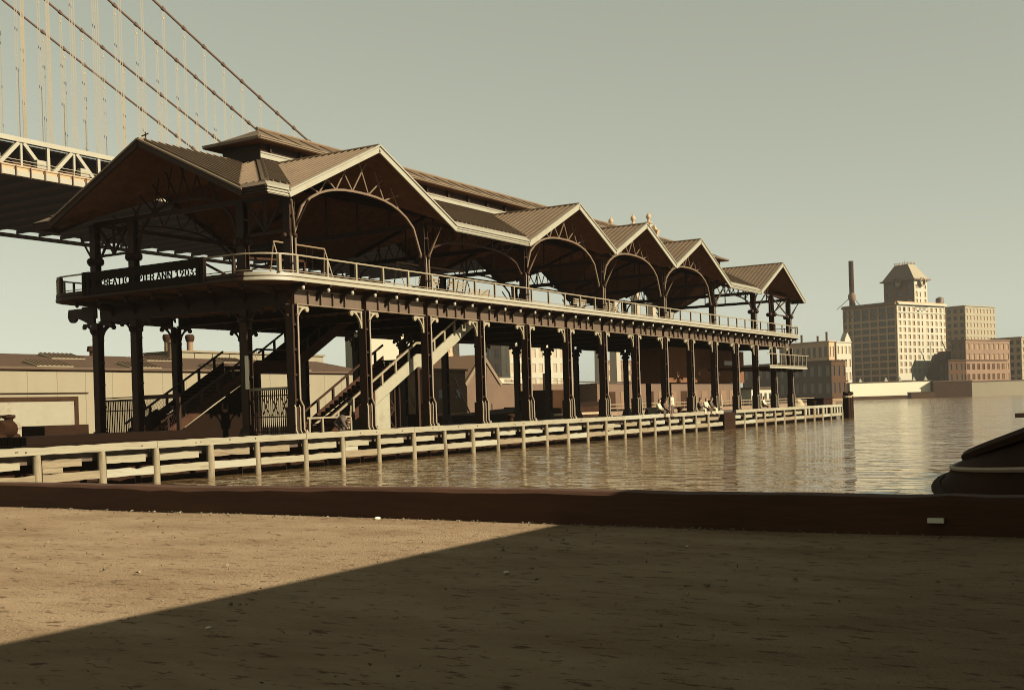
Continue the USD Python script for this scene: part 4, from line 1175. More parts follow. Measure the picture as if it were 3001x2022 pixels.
v2 = empty('roof_vent', 'small dark swivelling roof vent right of the first column at the left', 'vent')
MB().lathe((31.6, 53.2, 6.9), [(.2, 0), (.2, .45), (.42, .5), (.36, .95), (.05, 1.0)], 10).tube([(31.6, 53.2, 7.6), (32.3, 52.9, 7.9)], .2, 8).build('cowl', 'bridge_dark', v2, smooth=40)

# boats and sheds in the slip behind the pier
def hull(length, beam, depth, bow=.25, sheer=.5, n=14, transom=.8):
    """Loft along +x, waterline at z=0, closed deck."""
    V = []; F_ = []
    for i in range(n + 1):
        t = i / n; x = (t - .5) * length
        b = beam / 2 * (transom + (1 - transom) * min(1, t / .2)) if t < .2 else beam / 2 * (1 - max(0, (t - (1 - bow)) / bow) ** 2.0 * .97)
        zt = depth + sheer * (max(0, (t - .55) / .45) ** 2 + .35 * max(0, (.25 - t) / .25) ** 2)
        for y, z in ((-b, zt), (-b * 1.03, zt * .55), (-b * .92, -.5), (0, -.9), (b * .92, -.5), (b * 1.03, zt * .55), (b, zt)):
            V.append((x, y, z))
    for i in range(n):
        for j in range(6):
            F_.append((i * 7 + j, i * 7 + j + 1, (i + 1) * 7 + j + 1, (i + 1) * 7 + j))
        F_.append((i * 7 + 6, i * 7, (i + 1) * 7, (i + 1) * 7 + 6))
    m = MB().add(V, [f[::-1] for f in F_])
    m.add(V[:7], [(0, 1, 2), (0, 2, 4), (2, 3, 4), (0, 4, 6), (4, 5, 6)])
    return m
cb = empty('canal_boat', 'dark canal boat with tall deckhouse moored in the slip behind the front staircase', 'boat', (57, 30, WZ))
hull(21, 6.0, 1.7, .2, .6).build('hull', 'hull_dark', cb)
MB().box(-8, -2.6, -2.6, 2.6, 2.0, 6.0).build('deckhouse', 'city_brown', cb)
MB().box(-8.2, -2.4, -2.8, 2.8, 6.001, 6.2).build('deckhouse_roof', 'city_brown', cb)
MB().beam((-5, -2.9, 5.4), (-2.2, -2.9, 1.6), .10, .12).build('boom', 'pipe_paint', cb)
MB().beam((-10, -1, 4.6), (-8.4, -1, 2.0), .10, .12).build('boom', 'pipe_paint', cb)
for x in (-6.8, -4.0):
    MB().box(x - .4, x + .4, -2.63, -2.601, 3.4, 4.2).build('window', 'glass_dark', cb)
c2 = empty('lighter', 'low dark lighter with pale rubbing strake moored behind the third gable columns', 'boat', (76, 29, WZ))
hull(17, 5.6, 2.1, .22, .7).build('hull', 'hull_dark', c2)
MB().box(-8, 6, -2.93, -2.86, 1.25, 1.5).build('rubbing_strake', 'hull_stripe', c2)
MB().box(-6, -1.5, -1.8, 1.8, 2.1, 4.1).build('cabin', 'bridge_dark', c2); MB().tube([(-3, 0, 4.1), (-3, 0, 6.0)], .35, 10).build('funnel', 'brown_stack', c2)
MB().tube([(3.2, 0, 2.1), (3.2, 0, 8.4)], .12, 8).build('mast', 'brown_stack', c2)
bh = empty('boathouse', 'dark gabled boathouse with pale raked boards and white signboard on the far wharf', 'boathouse')
MB().plate([(73.5, 0), (80.6, 0), (80.6, 4.1), (77.05, 7.2), (73.5, 4.1)], (0, 52, 0), (1, 0, 0), (0, 0, 1), 12).build('gabled_wall', 'slate', bh)
for s in (-1, 1):
    MB().beam((77.05, 39.9, 7.35), (77.05 + s * 3.95, 39.9, 3.85), .14, .42).build('rake_board', 'pipe_paint', bh)
    V = [(77.05, 39.85, 7.5), (77.05 + s * 4.05, 39.85, 3.9), (77.05 + s * 4.05, 52.2, 3.9), (77.05, 52.2, 7.5)]
    MB().add(V, [(0, 1, 2, 3)] if s < 0 else [(3, 2, 1, 0)]).build('roof_slope', 'city_brown', bh)
MB().box(80.9, 101, 40.3, 52, 0, 4.0).build('wing', 'slate', bh)
MB().add([(80.8, 40.0, 4.75), (101.2, 40.0, 4.75), (101.2, 48, 5.2), (80.8, 48, 5.2)], [(0, 1, 2, 3)]).build('wing_roof', 'city_brown', bh)
sb = MB().box(80.9, 88.5, 40.1, 40.25, 4.02, 4.70).build('signboard', 'far_white', bh)
t_ = meshkit.text_mesh('RENMA', .38, .03, bold=True); v_ = np.array(t_.vertices)
MB().add(np.stack([82.0 + v_[:, 0] * 1.5, 40.099 - v_[:, 2], 4.17 + v_[:, 1]], 1), t_.faces).build('lettering', 'rail_dull', sb)
ds = empty('dark_wharf_shed', 'long low dark shed on the far wharf seen below the hung room', 'shed')
MB().box(103, 160, 38, 50, 0, 4.0).build('wall', 'slate', ds); MB().add([(102.8, 37.8, 4.02), (160.2, 37.8, 4.02), (160.2, 46, 4.6), (102.8, 46, 4.6)], [(0, 1, 2, 3)]).build('roof', 'tar_roof', ds)
for k in range(12):
    MB().box(106 + k * 4.4, 108.6 + k * 4.4, 37.95, 37.9995, .1, 2.8).build('door', 'city_brown' if k % 3 else 'frame_dark', ds)
wg = empty('low_white_hut', 'small pale hut with dark windows on the far wharf, seen below the fifth gable', 'hut')
MB().box(163, 176, 37, 42, 0, 3.0).build('wall', 'far_white', wg); MB().box(162.6, 176.4, 36.6, 42.4, 3.01, 3.3).build('roof', 'tar_roof', wg)
for k in range(4):
    MB().box(165 + k * 2.6, 166.3 + k * 2.6, 36.96, 36.9995, 1.0, 2.2).build('window', 'glass_dark', wg)
fn_ = empty('wharf_fence', 'pale plank fence along the edge of the far wharf', 'fence')
for z in (.4, .9):
    MB().box(100, 200, 36.3, 36.4, z, z + .16).build('rail', 'rail_dull', fn_)
for k in range(34):
    MB().box(100 + k * 3, 100.12 + k * 3, 36.401, 36.5, 0, 1.15).build('post', 'rail_dull', fn_)

# ---------------------------------------------------------------- the suspension bridge behind
br = empty('suspension_bridge', 'great steel suspension bridge crossing high behind the left of the pier', 'bridge')
BX0, BX1 = -70.0, 168.0
MB().box(BX0, BX1, 88.6, 124, 30.95, 31.5).build('deck', 'bridge_dark', br)
for k in range(60):
    x = BX0 + 2 + k * 3.96
    MB().box(x, x + .35, 89, 124.3, 30.45, 30.949).build('floor_beam', 'bridge_dark', br)
wk = MB().box(BX0, BX1, 88.0, 88.58, 30.85, 31.55).build('walkway_fascia', 'bridge_white', br)
for k in range(118):
    x = BX0 + 1 + k * 2.0
    if 10 < x < 120:
        MB().box(x, x + .12, 87.75, 87.99, 30.7, 32.0).build('railing_post', 'cable', br)
for z in (32.0, 32.35, 32.75):
    MB().box(BX0, BX1, 88.02, 88.08, z, z + .06).build('railing_bar', 'suspender', br)
MB().box(BX0, BX1, 88.2, 88.25, 31.56, 32.2).build('parapet_panel', 'city_tan', br)
for x in (52.3, 58.6, 65.2, 46, 40, 72, 78.5):
    MB().box(x, x + 1.3, 88.3, 89.0, 31.56, 33.3).build('refuge_box', 'bridge_white', br)
MB().box(BX0, BX1, 89.3, 90.0, 35.35, 35.95).build('top_chord', 'bridge_white', br)
MB().box(BX0, BX1, 89.3, 90.0, 31.51, 31.9).build('bottom_chord', 'bridge_white', br)
for k in range(32):
    xa = 58.6 - 15.2 * 8.5 + k * 7.6 + 0.0
    if BX0 < xa - 3.8 and xa + 3.8 < BX1:
        for s in (-1, 1):
            MB().beam((xa + s * .35, 89.6, 35.3), (xa + s * 3.5, 89.6, 31.9), .45, .48, upv=(0, 1, 0)).build('diagonal', 'bridge_white', br)
        MB().box(xa - .14, xa + .14, 89.45, 89.75, 31.901, 35.349).build('vertical', 'bridge_white', br)
        MB().box(xa + 3.8 - .2, xa + 3.8 + .2, 89.45, 89.75, 31.901, 35.349).build('vertical', 'bridge_white', br)
MB().box(BX0, BX1, 92.5, 93, 31.51, 35.2).build('inner_girder', 'bridge_dark', br)  # dark plate standing for the shaded inside of the bridge deck
MB().box(BX0, BX1, 90.2, 123.5, 35.0, 35.3).build('upper_deck', 'bridge_dark', br)
for y in (122.9, 124.6):
    MB().box(BX0, BX1, y, y + .3, 29.9, 30.2).build('service_rail', 'bridge_dark', br)
CB = {119.2: ((79.2, 60.4), (106.8, 48.8)), 110.7: ((80.0, 59.0), (104.9, 48.5)), 98.5: ((80.9, 56.9), (101.2, 48.0)), 90.0: ((81.3, 55.4), (104.2, 45.4))}
for y, ((xa, za), (xb, zb)) in CB.items():
    sl = (zb - za) / (xb - xa)
    zc = lambda x: za + sl * (x - xa) + .0007 * (x - xa) * (x - xb)
    xs_ = np.arange(20, 131, 3.0)
    cbp = MB().tube([(x, y, zc(x)) for x in xs_], .17, 8).build('main_cable', 'cable', br, smooth=40)
    x = 22.0 + (y % 3)
    while x < 128:
        z = zc(x)
        m = MB(); d = np.array([1, 0, sl]) / math.hypot(1, sl)
        m.tube([np.array([x, y, z]) - d * .24, np.array([x, y, z]) + d * .24], .27, 8)
        m.box(x - .14, x + .14, y - .08, y + .08, z + .2, z + .38)
        m.build('cable_band', 'cable', cbp)
        if z - .6 > 36.3:
            m = MB()
            for dx in (-.16, .16):
                m.tube([(x + dx, y, z - .3), (x + dx, y, 35.9 if y < 95 else 35.3)], .06, 4, caps=False)
            m.tube([(x, y, z - 1.5), (x, y, z - 1.2)], .12, 6)
            m.build('suspender', 'suspender', cbp)
        x += 3.75

def globe_finial(m, x, y, z):
    m.lathe((x, y, z), [(.3, -1.2), (2.2, -.8), (2.2, -.2), (.9, .1), (.6, 1.0), (.8, 1.5), (1.3, 2.2), (1.4, 2.9), (1.0, 3.8), (.35, 4.4), (.1, 5.2)], 10)
tw = empty('bridge_tower', 'far steel bridge tower with four ball finials rising above the third gable', 'tower')
pos = [(498.3, 238.9, 97.3 - 4.4), (502.2, 231.9, 98.8 - 4.4), (508.2, 221.8, 99.9 - 4.4), (512.3, 214.7, 100.6 - 4.4)]
for i, (x, y, z) in enumerate(pos):
    lg = MB().frustum(x, y, 0.0, z - 1.2, 2.6, 2.2, 1.7, 1.5).build('leg', 'suspender', tw)
    m = MB(); globe_finial(m, x, y, z); m.build('finial', 'city_tan', lg, smooth=40)
x, y, z = pos[-1]
MB().frustum(x + 1.2, y - 3.4, z - 8.5, z - 4.6, .5, .5, 1.6, 1.9).frustum(x + .8, y - 2.6, z - 4.599, z - 2.0, 1.5, 1.7, .4, .5).build('cable_saddle', 'city_tan', tw)
m = MB()
for (xa, ya, za), (xb, yb, zb) in zip(pos[:-1], pos[1:]):
    m.beam((xa, ya, 86), (xb, yb, 86), 2.5, 5); m.beam((xa, ya, 45), (xb, yb, 45), 2.5, 4)
m.build('cross_girder', 'suspender', tw)

# ---------------------------------------------------------------- the city on the far shore
sd = np.array([21.4, -36.4]); sd /= np.linalg.norm(sd); sn = np.array([-sd[1], sd[0]])     # along the shore, inland
sn = sn if sn @ np.array([1, 1]) > 0 else -sn
q0 = np.array([564.6, 126.2])
pts = [q0 - sd * 2500, q0 + sd * 2500, q0 + sd * 2500 + sn * 4000, q0 - sd * 2500 + sn * 4000]
MB().add([(*p, .3) for p in pts] + [(*p, -3) for p in pts], [(0, 1, 2, 3), (0, 4, 5, 1)]).build('far_shore', 'land', kind='structure')

UR, UL = np.array([math.cos(math.radians(-22)), math.sin(math.radians(-22))]), np.array([math.cos(math.radians(68)), math.sin(math.radians(68))])
def wall_grid(parent, o, u, length, z0, z1, wins, wall_m, win_m, th=.55, rec=.35, flip=False, arch=()):
    """A wall plate with real openings; wins: (a0, a1, zz0, zz1, arched, material). u runs along the wall; outside is to the right of u (or left if flip)."""
    shape = sbox(0, z0, length, z1); hs = []
    for a0, a1, b0, b1, ar, _ in wins:
        h = sbox(a0, b0, a1, b1)
        if ar:
            r = (a1 - a0) / 2
            h = unary_union([h, affinity.scale(sbox(-1, -1, 1, 1).intersection(Polygon([(math.cos(t), math.sin(t)) for t in np.arange(24) * .2618])), r, min(r, 1.1), origin=(0, 0)).buffer(0) if False else affinity.translate(affinity.scale(Polygon([(math.cos(t), math.sin(t)) for t in np.arange(24) * .2618]), r, min(r, 1.0), origin=(0, 0)), (a0 + a1) / 2, b1)])
        hs.append(h)
    shape = shape.difference(unary_union(hs)) if hs else shape
    U = np.array([*u, 0]); Zv = np.array([0, 0, 1.0])
    out = np.cross(U, Zv) * (1 if not flip else -1)      # pointing outwards
    w = MB().plate(shape, np.array([*o, 0]) , U, Zv, -th if not flip else th)
    w = w.build('wall', wall_m, parent)
    for a0, a1, b0, b1, ar, wm_ in wins:
        top = b1 + (min((a1 - a0) / 2, 1.0) if ar else 0)
        c = np.array([*o, 0]) - out * rec
        m = MB(); corners = [c + U * a + Zv * z for a, z in ((a0 - .05, b0 - .05), (a1 + .05, b0 - .05), (a1 + .05, top + .05), (a0 - .05, top + .05))]
        back = [q - out * .08 for q in corners]
        m.add(corners + back, [(0, 1, 2, 3), (7, 6, 5, 4), (0, 4, 5, 1), (1, 5, 6, 2), (2, 6, 7, 3), (3, 7, 4, 0)])
        pn = m.build('window', wm_ or win_m, parent)
    return w

def prism_box(parent, name, mt, o, la, lb, z0, z1):
    p = [o, o + UR * la, o + UR * la + UL * lb, o + UL * lb]
    return MB().add([(*q, z0) for q in p] + [(*q, z1) for q in p], [(3, 2, 1, 0), (4, 5, 6, 7), (0, 1, 5, 4), (1, 2, 6, 5), (2, 3, 7, 6), (3, 0, 4, 7)]).build(name, mt, parent)

ck = empty('clock_tower_building', 'tall pale factory building with clock tower across the river at the right', 'building')
P0 = np.array([619.0, 112.3]); LR, LL, TOP = 47.9, 36.7, 52.0
prism_box(ck, 'core', 'city_dark', P0 + UR * .8 + UL * .8, LR - 1.6, LL - 1.6, 0, TOP - .3)
rows = [14.2 + 3.9 * i for i in range(10)]
wr = []
for i, z in enumerate(rows):
    arch = (i == 8)
    xs_ = [1.6 + k * 4.45 for k in range(11)]
    for k, a in enumerate(xs_):
        wdt = 2.5 if k != 5 else 1.3
        m_ = 'glass_dark' if rng.random() < .06 else ('window_pale' if rng.random() < .6 else 'glass_tan')
        wr.append((a, a + wdt, z - 1.2, z + (.6 if arch else 1.25), arch, m_ if not arch else 'glass_tan'))
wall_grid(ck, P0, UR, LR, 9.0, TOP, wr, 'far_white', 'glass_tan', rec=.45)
wl = []
for i in range(-2, 10):
    z = 14.2 + 3.9 * i; arch = (i == 8)
    for k in range(5):
        a = 1.4 + k * 5.75; wl.append((a, a + 4.7, z - 1.4, z + (.75 if arch else 1.35), arch, None))
    for a in (30.6, 34.1):
        wl.append((a, a + 1.9, z - 1.4, z + (.75 if arch else 1.35), arch, None))
wall_grid(ck, P0, UL, LL, 0, TOP, wl, 'city_tan', 'glass_dark', flip=True)  # side turned from the sun: its shade put into browner walls
for (o, u, l, fl) in ((P0, UR, LR, False), (P0, UL, LL, True)):
    U = np.array([*u, 0]); out = np.cross(U, (0, 0, 1.0)) * (-1 if fl else 1)
    mt = 'far_white' if not fl else 'city_brown'  # trim darkened likewise on the shaded side
    a = np.array([*o, 0])
    MB().beam(a + out * .5 + [0, 0, TOP + .4], a + U * l + out * .5 + [0, 0, TOP + .4], 2.0, 1.0).build('cornice', mt, ck)
    MB().beam(a + out * .2 + [0, 0, TOP + 1.2], a + U * l + out * .2 + [0, 0, TOP + 1.2], 1.0, .8).build('parapet', 'slate' if fl else 'city_tan', ck)
    MB().beam(a + out * .12 + [0, 0, 47.5], a + U * l + out * .12 + [0, 0, 47.5], .5, .4).build('string_course', mt, ck)
prism_box(ck, 'flat_roof', 'slate', P0 + UR * .9 + UL * .9, LR - 1.8, LL - 1.8, TOP - .29, TOP + .1)
# the tower
TO = P0 + UR * 17.4; TR, TL, TZ = 13.0, 20.2, 66.4
prism_box(ck, 'tower_core', 'city_dark', TO + UR * .7 + UL * .7, TR - 1.4, TL - 1.4, TOP, TZ)
wt = [(1.2 + k * 4.2, 3.4 + k * 4.2 - (1.0 if k == 1 else 0), z - 1.2, z + 1.0, ar, None) for k in range(3) for z, ar in ((54.5, False), (58.0, True), (62.8, False)) if not (k == 1 and z > 60)]
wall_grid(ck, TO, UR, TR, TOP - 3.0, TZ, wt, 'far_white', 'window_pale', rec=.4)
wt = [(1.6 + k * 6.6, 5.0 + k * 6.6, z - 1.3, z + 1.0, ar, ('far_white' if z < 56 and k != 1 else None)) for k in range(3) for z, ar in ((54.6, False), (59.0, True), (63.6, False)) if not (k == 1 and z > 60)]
wall_grid(ck, TO, UL, TL, TOP, TZ, wt, 'city_brown', 'glass_dark', flip=True)  # tower side in shade, painted brown for it
a = np.array([*TO, 0]); U3, L3 = np.array([*UR, 0]), np.array([*UL, 0])
def ring_pts(o, z): 
    return [a - U3 * o - L3 * o + [0, 0, z], a + U3 * (TR + o) - L3 * o + [0, 0, z], a + U3 * (TR + o) + L3 * (TL + o) + [0, 0, z], a - U3 * o + L3 * (TL + o) + [0, 0, z]]
e0, e1 = ring_pts(1.5, TZ + .001), ring_pts(1.7, TZ + .8)
MB().add(e0 + e1, [(3, 2, 1, 0), (4, 5, 6, 7), (0, 1, 5, 4), (1, 2, 6, 5), (2, 3, 7, 6), (3, 0, 4, 7)]).build('tower_cornice', 'city_brown', ck)
r0 = ring_pts(.7, TZ + .81)
ctr = a + U3 * TR / 2 + L3 * TL / 2
r1 = [ctr + s * U3 * 3.4 + t * L3 * 4.4 + [0, 0, 76.2] for s, t in ((-1, -1), (1, -1), (1, 1), (-1, 1))]
rf2 = MB().add(r0 + r1, [(4, 5, 6, 7), (1, 2, 6, 5), (2, 3, 7, 6), (3, 0, 4, 7)]).build('mansard_roof', 'slate', ck)
MB().add([r0[0], r0[1], r1[1], r1[0]], [(0, 1, 2, 3)]).build('mansard_face', 'city_pale', ck)  # sunlit roof face, the light put into a paler colour
m = MB()
for i in range(4):
    p, q = r1[i], r1[(i + 1) % 4]
    for t in np.linspace(0, 1, 6)[:-1]:
        c = p + (q - p) * t; m.box(c[0] - .15, c[0] + .15, c[1] - .15, c[1] + .15, 76.2, 77.6)
    m.beam(p + [0, 0, .9], q + [0, 0, .9], .12, .12)
m.build('roof_cresting', 'city_tan', ck)
MB().tube([ctr + [0, 0, 76.2], ctr + [0, 0, 80]], .08, 5).build('flagstaff', 'city_tan', ck)
for (o, U, l, sgn, mt) in ((a, U3, TR, 1, 'far_white'), (a, L3, TL, -1, 'city_brown')):
    out = np.cross(U, (0, 0, 1.0)) * sgn; c = o + U * l / 2 + [0, 0, TZ - 1.0]
    R_ = 2.3 if sgn < 0 else 1.9
    an = np.arange(24) * .2618
    hood = Polygon([((R_ + .6) * math.cos(t), (R_ + .6) * math.sin(t)) for t in an]).difference(Polygon([((R_ + .1) * math.cos(t), (R_ + .1) * math.sin(t)) for t in an]))
    nU = U if sgn > 0 else -U
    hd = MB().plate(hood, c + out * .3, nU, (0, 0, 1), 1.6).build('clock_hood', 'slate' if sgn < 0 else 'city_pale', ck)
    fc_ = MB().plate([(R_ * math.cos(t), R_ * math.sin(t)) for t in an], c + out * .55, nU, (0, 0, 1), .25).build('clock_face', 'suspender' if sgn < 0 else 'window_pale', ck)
    m = MB()
    for t in np.arange(12) * math.pi / 6:
        m.beam(c + out * .85 + nU * R_ * .72 * math.cos(t) + [0, 0, R_ * .72 * math.sin(t)], c + out * .85 + nU * R_ * .92 * math.cos(t) + [0, 0, R_ * .92 * math.sin(t)], .14, .14)
    m.build('hour_marks', 'city_dark', fc_)
    m = MB(); m.beam(c + out * .9, c + out * .9 + nU * 1.1 + [0, 0, .9], .16, .2); m.beam(c + out * .93, c + out * .93 + nU * -.3 + [0, 0, 1.8], .12, .16)
    m.build('clock_hands', 'city_dark', fc_)

cc = CAM[:2]
def at(px, D, z=None):            # world point for a bearing (degrees from the view axis, + to the right) at depth D
    d = fw[:2] / np.linalg.norm(fw[:2]); r = np.array([math.sin(YAW), -math.cos(YAW)])
    return cc + d * D + r * D * px
chim = cc + (np.array([606.6, 133.8]) - cc) * 670 / 640
ch = empty('factory_chimney', 'tall dark steel chimney rising behind the clock tower building', 'chimney')
MB().lathe((*chim, 0), [(2.0, 0), (1.9, 50), (1.45, 60), (1.40, 80.5), (1.2, 80.5), (1.2, 79)], 14).build('shaft', 'bridge_dark', ch, smooth=40)
MB().lathe((*chim, 57), [(1.6, 0), (2.2, 1.0), (2.2, 3.4), (1.5, 4.6)], 14).build('collar', 'city_brown', ch, smooth=40)
for k in range(3):
    a_ = k * 2.094
    MB().tube([(chim[0], chim[1], 60), (chim[0] + 9 * math.cos(a_ - .5), chim[1] + 9 * math.sin(a_ - .5), 52.5)], .18, 5).build('stay', 'city_brown', ch)

def block(name, label, o, la, lb, z1, mr, ml, nr, nl, nz, z0=0, group=None, zs=None, roof='slate', cat='building', wm=('window_pale', 'glass_dark')):
    """Plain far building: two seen walls with real window openings."""
    b = empty(name, label, cat, group=group)
    o = np.asarray(o, float)
    prism_box(b, 'core', 'city_dark', o + UR * .7 + UL * .7, la - 1.4, lb - 1.4, z0, z1 - .4)
    h = (z1 - z0 - 2.0) / max(nz, 1)
    for (u, l, n, mt, fl, w_) in ((UR, la, nr, mr, False, wm[0]), (UL, lb, nl, ml, True, wm[1])):  # left wall and panes darker: their shade is in the colour
        wins = []
        for i in range(nz):
            for k in range(n):
                p = l / n; wins.append((k * p + p * .22, k * p + p * .78, z0 + 1.2 + i * h + h * .2, z0 + 1.2 + i * h + h * .78, False, None))
        wall_grid(b, o, u, l, z0, z1, wins, mt, w_, flip=fl)
        U = np.array([*u, 0]); out = np.cross(U, (0, 0, 1.0)) * (-1 if fl else 1)
        MB().beam(np.array([*o, z1]) + out * .15, np.array([*o, z1]) + U * l + out * .15, .8, .5).build('cornice', mt, b)
    prism_box(b, 'flat_roof', roof, o + UR * .75 + UL * .75, la - 1.5, lb - 1.5, z1 - .39, z1 - .1)
    return b
B2 = cc + (np.array([638.8, 79.2]) - cc) * 1.094
b2 = block('factory_building', 'brown and pale factory building with roof tank right of the clock tower building', B2, 34, 26, 54.5, 'city_pale', 'city_tan', 9, 6, 12)
tk = empty('roof_tank', 'dark water tank on legs on the roof right of the clock tower', 'water tank')
tc_ = B2 + UL * 19 + UR * 3
MB().lathe((*tc_, 57.5), [(.05, 0), (2.6, 0), (2.5, 3.2), (.1, 4.4)], 12).build('tank', 'slate', tk, smooth=40)
for s, t in ((-1, -1), (1, -1), (1, 1), (-1, 1)):
    MB().box(tc_[0] + s * 1.8 - .2, tc_[0] + s * 1.8 + .2, tc_[1] + t * 1.8 - .2, tc_[1] + t * 1.8 + .2, 54.0, 57.6).build('leg', 'slate', tk)
A2 = cc + (np.array([638.6, 79.5]) - cc) * .99
block('annex_building', 'lower brown annex in front of the factory building at the right edge', A2, 46, 9, 30.5, 'city_brown', 'city_brown', 9, 2, 5, wm=('glass_tan', 'glass_dark'))
block('brick_warehouse', 'squat dark warehouse in front of the factory buildings at far right', cc + (np.array([632.5, 88.0]) - cc) * .975, 60, 6, 19.0, 'city_dark', 'city_dark', 12, 2, 3, wm=('glass_dark', 'glass_dark'))
# added coal tower, its dark slope set where a wall shadow falls; derrick
ct = empty('coal_tower', 'added dark coal tower sloped like the shadow on the pale factory wall', 'coal tower')
o3 = P0 + UR * 24.0 - UL * 9.0
MB().plate([(0, 0), (24, 0), (24, 25.2), (12.6, 25.2), (12.0, 24.8), (2.4, 14.2), (0, 9.5)], (*o3, 0), (*UR, 0), (0, 0, 1), -7.0).build('housing', 'city_dark', ct)
mp = o3 + UR * 12.8 - UL * 1.5
MB().tube([(*mp, 0), (*mp, 37)], .28, 6).build('mast', 'city_dark', ct)
MB().beam((*(mp - UR * 2.5), 20.5), (*(mp - UR * 9.8), 31.2), .35, .45).build('derrick_boom', 'city_dark', ct)
MB().tube([(*mp, 36.5), (*(mp - UR * 9.8), 31.2)], .06, 4).build('stay', 'city_dark', ct)
# waterfront sheds
def shore_box(name, label, t0, t1, inl, depth, z0, z1, mt, cat, roof='tar_roof', sub='wall'):
    b = empty(name, label, cat)
    p = [q0 + sd * t0 + sn * inl, q0 + sd * t1 + sn * inl, q0 + sd * t1 + sn * (inl + depth), q0 + sd * t0 + sn * (inl + depth)]
    f = [(3, 2, 1, 0), (4, 5, 6, 7), (0, 1, 5, 4), (1, 2, 6, 5), (2, 3, 7, 6), (3, 0, 4, 7)]
    MB().add([(*q, z0) for q in p] + [(*q, z1) for q in p], f).build(sub, mt, b)
    c = sum(p) / 4; p2 = [c + (q - c) * 1.03 for q in p]
    MB().add([(*q, z1 + .01) for q in p2] + [(*q, z1 + .5) for q in p2], f).build('roof', roof, b)
    return b, p
ws, wp = shore_box('white_pier_shed', 'long low white pier shed on the far shore below the clock tower building', 0, 42.3, -3, 12, .6, 7.6, 'paper', 'shed')
for t in (6.0, 19.5, 27.0, 34.2, 40.4):
    c = q0 + sd * t + sn * -2.0
    MB().plate([(-.9, 0), (1.0, 0), (-.1, 2.2)], (*c, 8.11), (*sd, 0), (0, 0, 1), -1.4).build('roof_gablet', 'far_white', ws)
MB().add([(*(q0 + sd * t + sn * i), z) for t, i, z in ((-1, -3.5, -2), (43, -3.5, -2), (43, -3.5, .55), (-1, -3.5, .55))] + [(*(q0 + sd * t + sn * i), z) for t, i, z in ((-1, 9, -2), (43, 9, -2), (43, 9, .55), (-1, 9, .55))], [(0, 1, 2, 3), (3, 2, 6, 7), (5, 4, 7, 6), (4, 0, 3, 7), (1, 5, 6, 2)]).build('piling', 'city_dark', ws)
shore_box('dark_pier_shed', 'dark pier shed on the far shore right of the white shed', 42.8, 63, -6, 14, -1.5, 7.0, 'bridge_dark', 'shed')
shore_box('tan_pier_shed', 'tan pier shed at the right end of the far shore', 63.5, 100, -3, 12, -1.5, 6.4, 'city_pale', 'shed')
bb_, bp_ = shore_box('coal_barge', 'long dark barge lying before the white pier shed', 28.5, 41.0, -14, 6, -1.6, 1.6, 'city_dark', 'barge', 'bridge_dark', 'hull')
b4, p4 = shore_box('brown_pier_shed', 'brown pier shed with dark doorway left of the white shed', -11.5, -.5, -2, 12, -1.5, 8.9, 'city_tan', 'shed')
c = q0 + sd * -7.6 + sn * -2.06
MB().plate([(0, 0), (4.4, 0), (4.4, 5.2), (0, 5.2)], (*c, .2), (*sd, 0), (0, 0, 1), -.1).build('doorway', 'city_dark', b4)
# mid-rise buildings left of the clock tower, above the pier end
def from_px(o, k): return cc + (np.asarray(o, float) - cc) * k
block('brown_mill', 'brown mill building with chimneys just right of the pier end', from_px((559.6, 134.6), 1.02), 5, 34, 31.0, 'city_tan', 'city_tan', 2, 9, 3, z0=0)
block('white_mill', 'small white mill with pointed roof left of the clock tower building', from_px((566.5, 132.6), 1.03), 13.5, 8, 31.0, 'far_white', 'city_tan', 4, 2, 4)
gb = empty('pointed_gable', 'white pointed gable on the small mill left of the clock tower building', 'gable')
o5 = from_px((566.5, 132.6), 1.03) + UR * 8
MB().plate([(0, 0), (5.2, 0), (5.2, 1.0), (2.4, 5.0), (0, 1.0)], (*o5, 31.3), (*UR, 0), (0, 0, 1), -3).build('gable', 'far_white', gb)
block('dark_dock_building', 'dark flat dock building below the brown mill, right of the pier end', from_px((559.5, 133.6), .97), 12, 60, 19.6, 'city_dark', 'city_dark', 3, 12, 2, wm=('glass_dark', 'glass_dark'))
for i, (t, h) in enumerate(((3, 5.2), (9, 3.4), (20, 4.6), (28, 3.2))):
    c = from_px((559.6, 134.6), 1.02) + UL * t + UR * 2.5
    cp = empty('chimney_pot', ['slim dark chimney near the right corner of the brown mill roof', 'short chimney on the brown mill roof', 'second slim chimney on the brown mill roof', 'short chimney at the left of the brown mill roof'][i], 'chimney')
    MB().box(c[0] - .5, c[0] + .5, c[1] - .5, c[1] + .5, 30.6, 30.6 + h).build('shaft', 'slate', cp); MB().box(c[0] - .65, c[0] + .65, c[1] - .65, c[1] + .65, 30.61 + h, 30.9 + h).build('cap', 'slate', cp)
# buildings seen low through the open lower deck
block('white_factory', 'bright white factory with big windows seen through the lower deck below the third gable', (505.2, 305.1), 47, 14, 36.5, 'far_white', 'city_brown', 9, 2, 4)
block('grey_factory', 'brown factory seen through the lower deck beside the front staircase', (489.0, 331.0), 9, 12, 38.0, 'city_tan', 'city_brown', 3, 2, 6)
block('low_works', 'low tan works seen through the lower deck left of the white factory', (468.0, 352.0), 18, 10, 31.0, 'city_tan', 'city_brown', 5, 2, 4)
block('row_warehouse', 'brown warehouse right of the white factory, seen through the lower deck', (533.0, 252.0), 30, 10, 25.0, 'city_brown', 'city_dark', 8, 2, 4)
block('long_warehouse', 'long brown warehouse on the far shore behind the far columns', (545.0, 214.0), 44, 10, 22.0, 'city_tan', 'city_brown', 12, 2, 4)
# far right, past the picture's clock building
block('corner_works', 'pale works at the right edge beyond the annex', from_px((652.0, 52.0), 1.06), 30, 20, 33, 'city_pale', 'city_tan', 8, 5, 7)

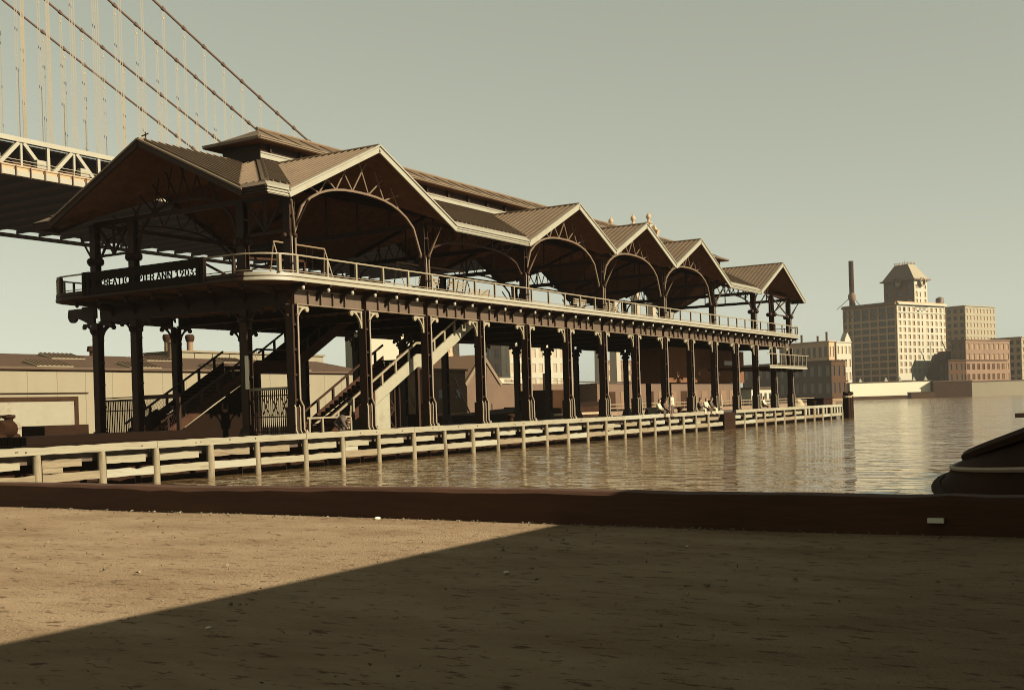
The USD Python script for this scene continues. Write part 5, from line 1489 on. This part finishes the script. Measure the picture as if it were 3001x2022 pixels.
# ---------------------------------------------------------------- the moored boat at the right, and the quay shed that shades the foreground
bt = empty('moored_barge', 'dark wooden barge bow moored against the quay at the right edge', 'boat')
n = 22; V = []; F_ = []
for i in range(n + 1):
    t = i / n; x = -22.3 + t * 29
    k = min(1, (x + 22.3) / 13.2); b = .03 + 4.12 * math.sin(k * math.pi / 2) ** 1.1
    g_ = -.35 + 1.3 * max(0, 1 - (x + 22.3) / 12.5) ** 1.4
    cy = -33.2
    for yy_, z in ((b * .84, g_), (b * .92, g_ * .55 - .3), (b, -.85), (b * .96, -1.5), (0, -2.2)):
        V.append((x + (1 - k) * (-.15) * (z + 1.3), cy + yy_, z))
    for yy_, z in ((-b * .96, -1.5), (-b, -.85), (-b * .92, g_ * .55 - .3), (-b * .84, g_)):
        V.append((x + (1 - k) * (-.15) * (z + 1.3), cy + yy_, z))
for i in range(n):
    for j in range(8):
        F_.append((i * 9 + j, (i + 1) * 9 + j, (i + 1) * 9 + j + 1, i * 9 + j + 1))
    F_.append((i * 9 + 8, (i + 1) * 9 + 8, (i + 1) * 9, i * 9))
MB().add(V, F_).build('hull', 'hull_dark', bt, smooth=50)
for (ja, r, mt) in ((2, .12, 'hull_dark'), (1, .045, 'rail_dull'), (0, .10, 'hull_dark')):
    MB().tube([np.array(V[i * 9 + ja]) + [0, .03, 0] for i in range(n + 1)], r, 6).build('rubbing_strake', mt, bt)
MB().box(-9.5, -1, -33.6, -30.8, -.3, .55).build('cabin', 'hull_dark', bt); MB().box(-9.7, -.8, -33.8, -30.6, .551, .65).build('cabin_roof', 'city_brown', bt)
MB().beam((-22.6, -33.2, 1.1), (-22.1, -33.2, -2.2), .22, .26).build('stem_post', 'hull_dark', bt)
qs = empty('quay_shed', 'low dark timber shed on the quay to the right of the camera', 'shed')
MB().box(-62, -18, -46, -35.30, -.05, 3.00).build('wall', 'bridge_dark', qs)
MB().box(-62.4, -17.6, -46.4, -35.02, 3.001, 3.17).build('roof', 'tar_roof', qs)
sc_ = MB().box(-27.93, -27.89, -32.43, -32.30, .10, .14)
sc_.build('painted_board', 'paper', label='short pale painted board lying against the quay timber at far right', cat='board')
for i, (x, y, r) in enumerate(((-30.9, -30.05, .018), (-33.2, -29.55, .014), (-29.2, -30.7, .012), (-28.0, -26.62, .03))):
    mm_ = trimesh.creation.icosphere(1, r); vv = np.array(mm_.vertices) * [1.4, 1, .6] + np.array([x, y, r * .4])
    MB().add(vv, mm_.faces).build('pebble', 'paper', label=['small pale pebble in the shaded ground right of the middle', 'small pale pebble in the shade near the bottom edge', 'tiny pale pebble in the shade below the timber', 'small pale stone at the foot of the quay timber in the sun'][i], cat='pebble')
# ---------------------------------------------------------------- the air
M['haze'] = usdkit.material(stage, '/World/Looks/haze', {'v': ('principled_volume', {'color': (0.95, 0.93, 0.86), 'density': 0.00005, 'anisotropy': 0.0})}, [], volume='v.volume')
MB().box(-150, 1500, -900, 1500, WZ - 1.0, 112).build('haze', 'haze', kind='stuff')
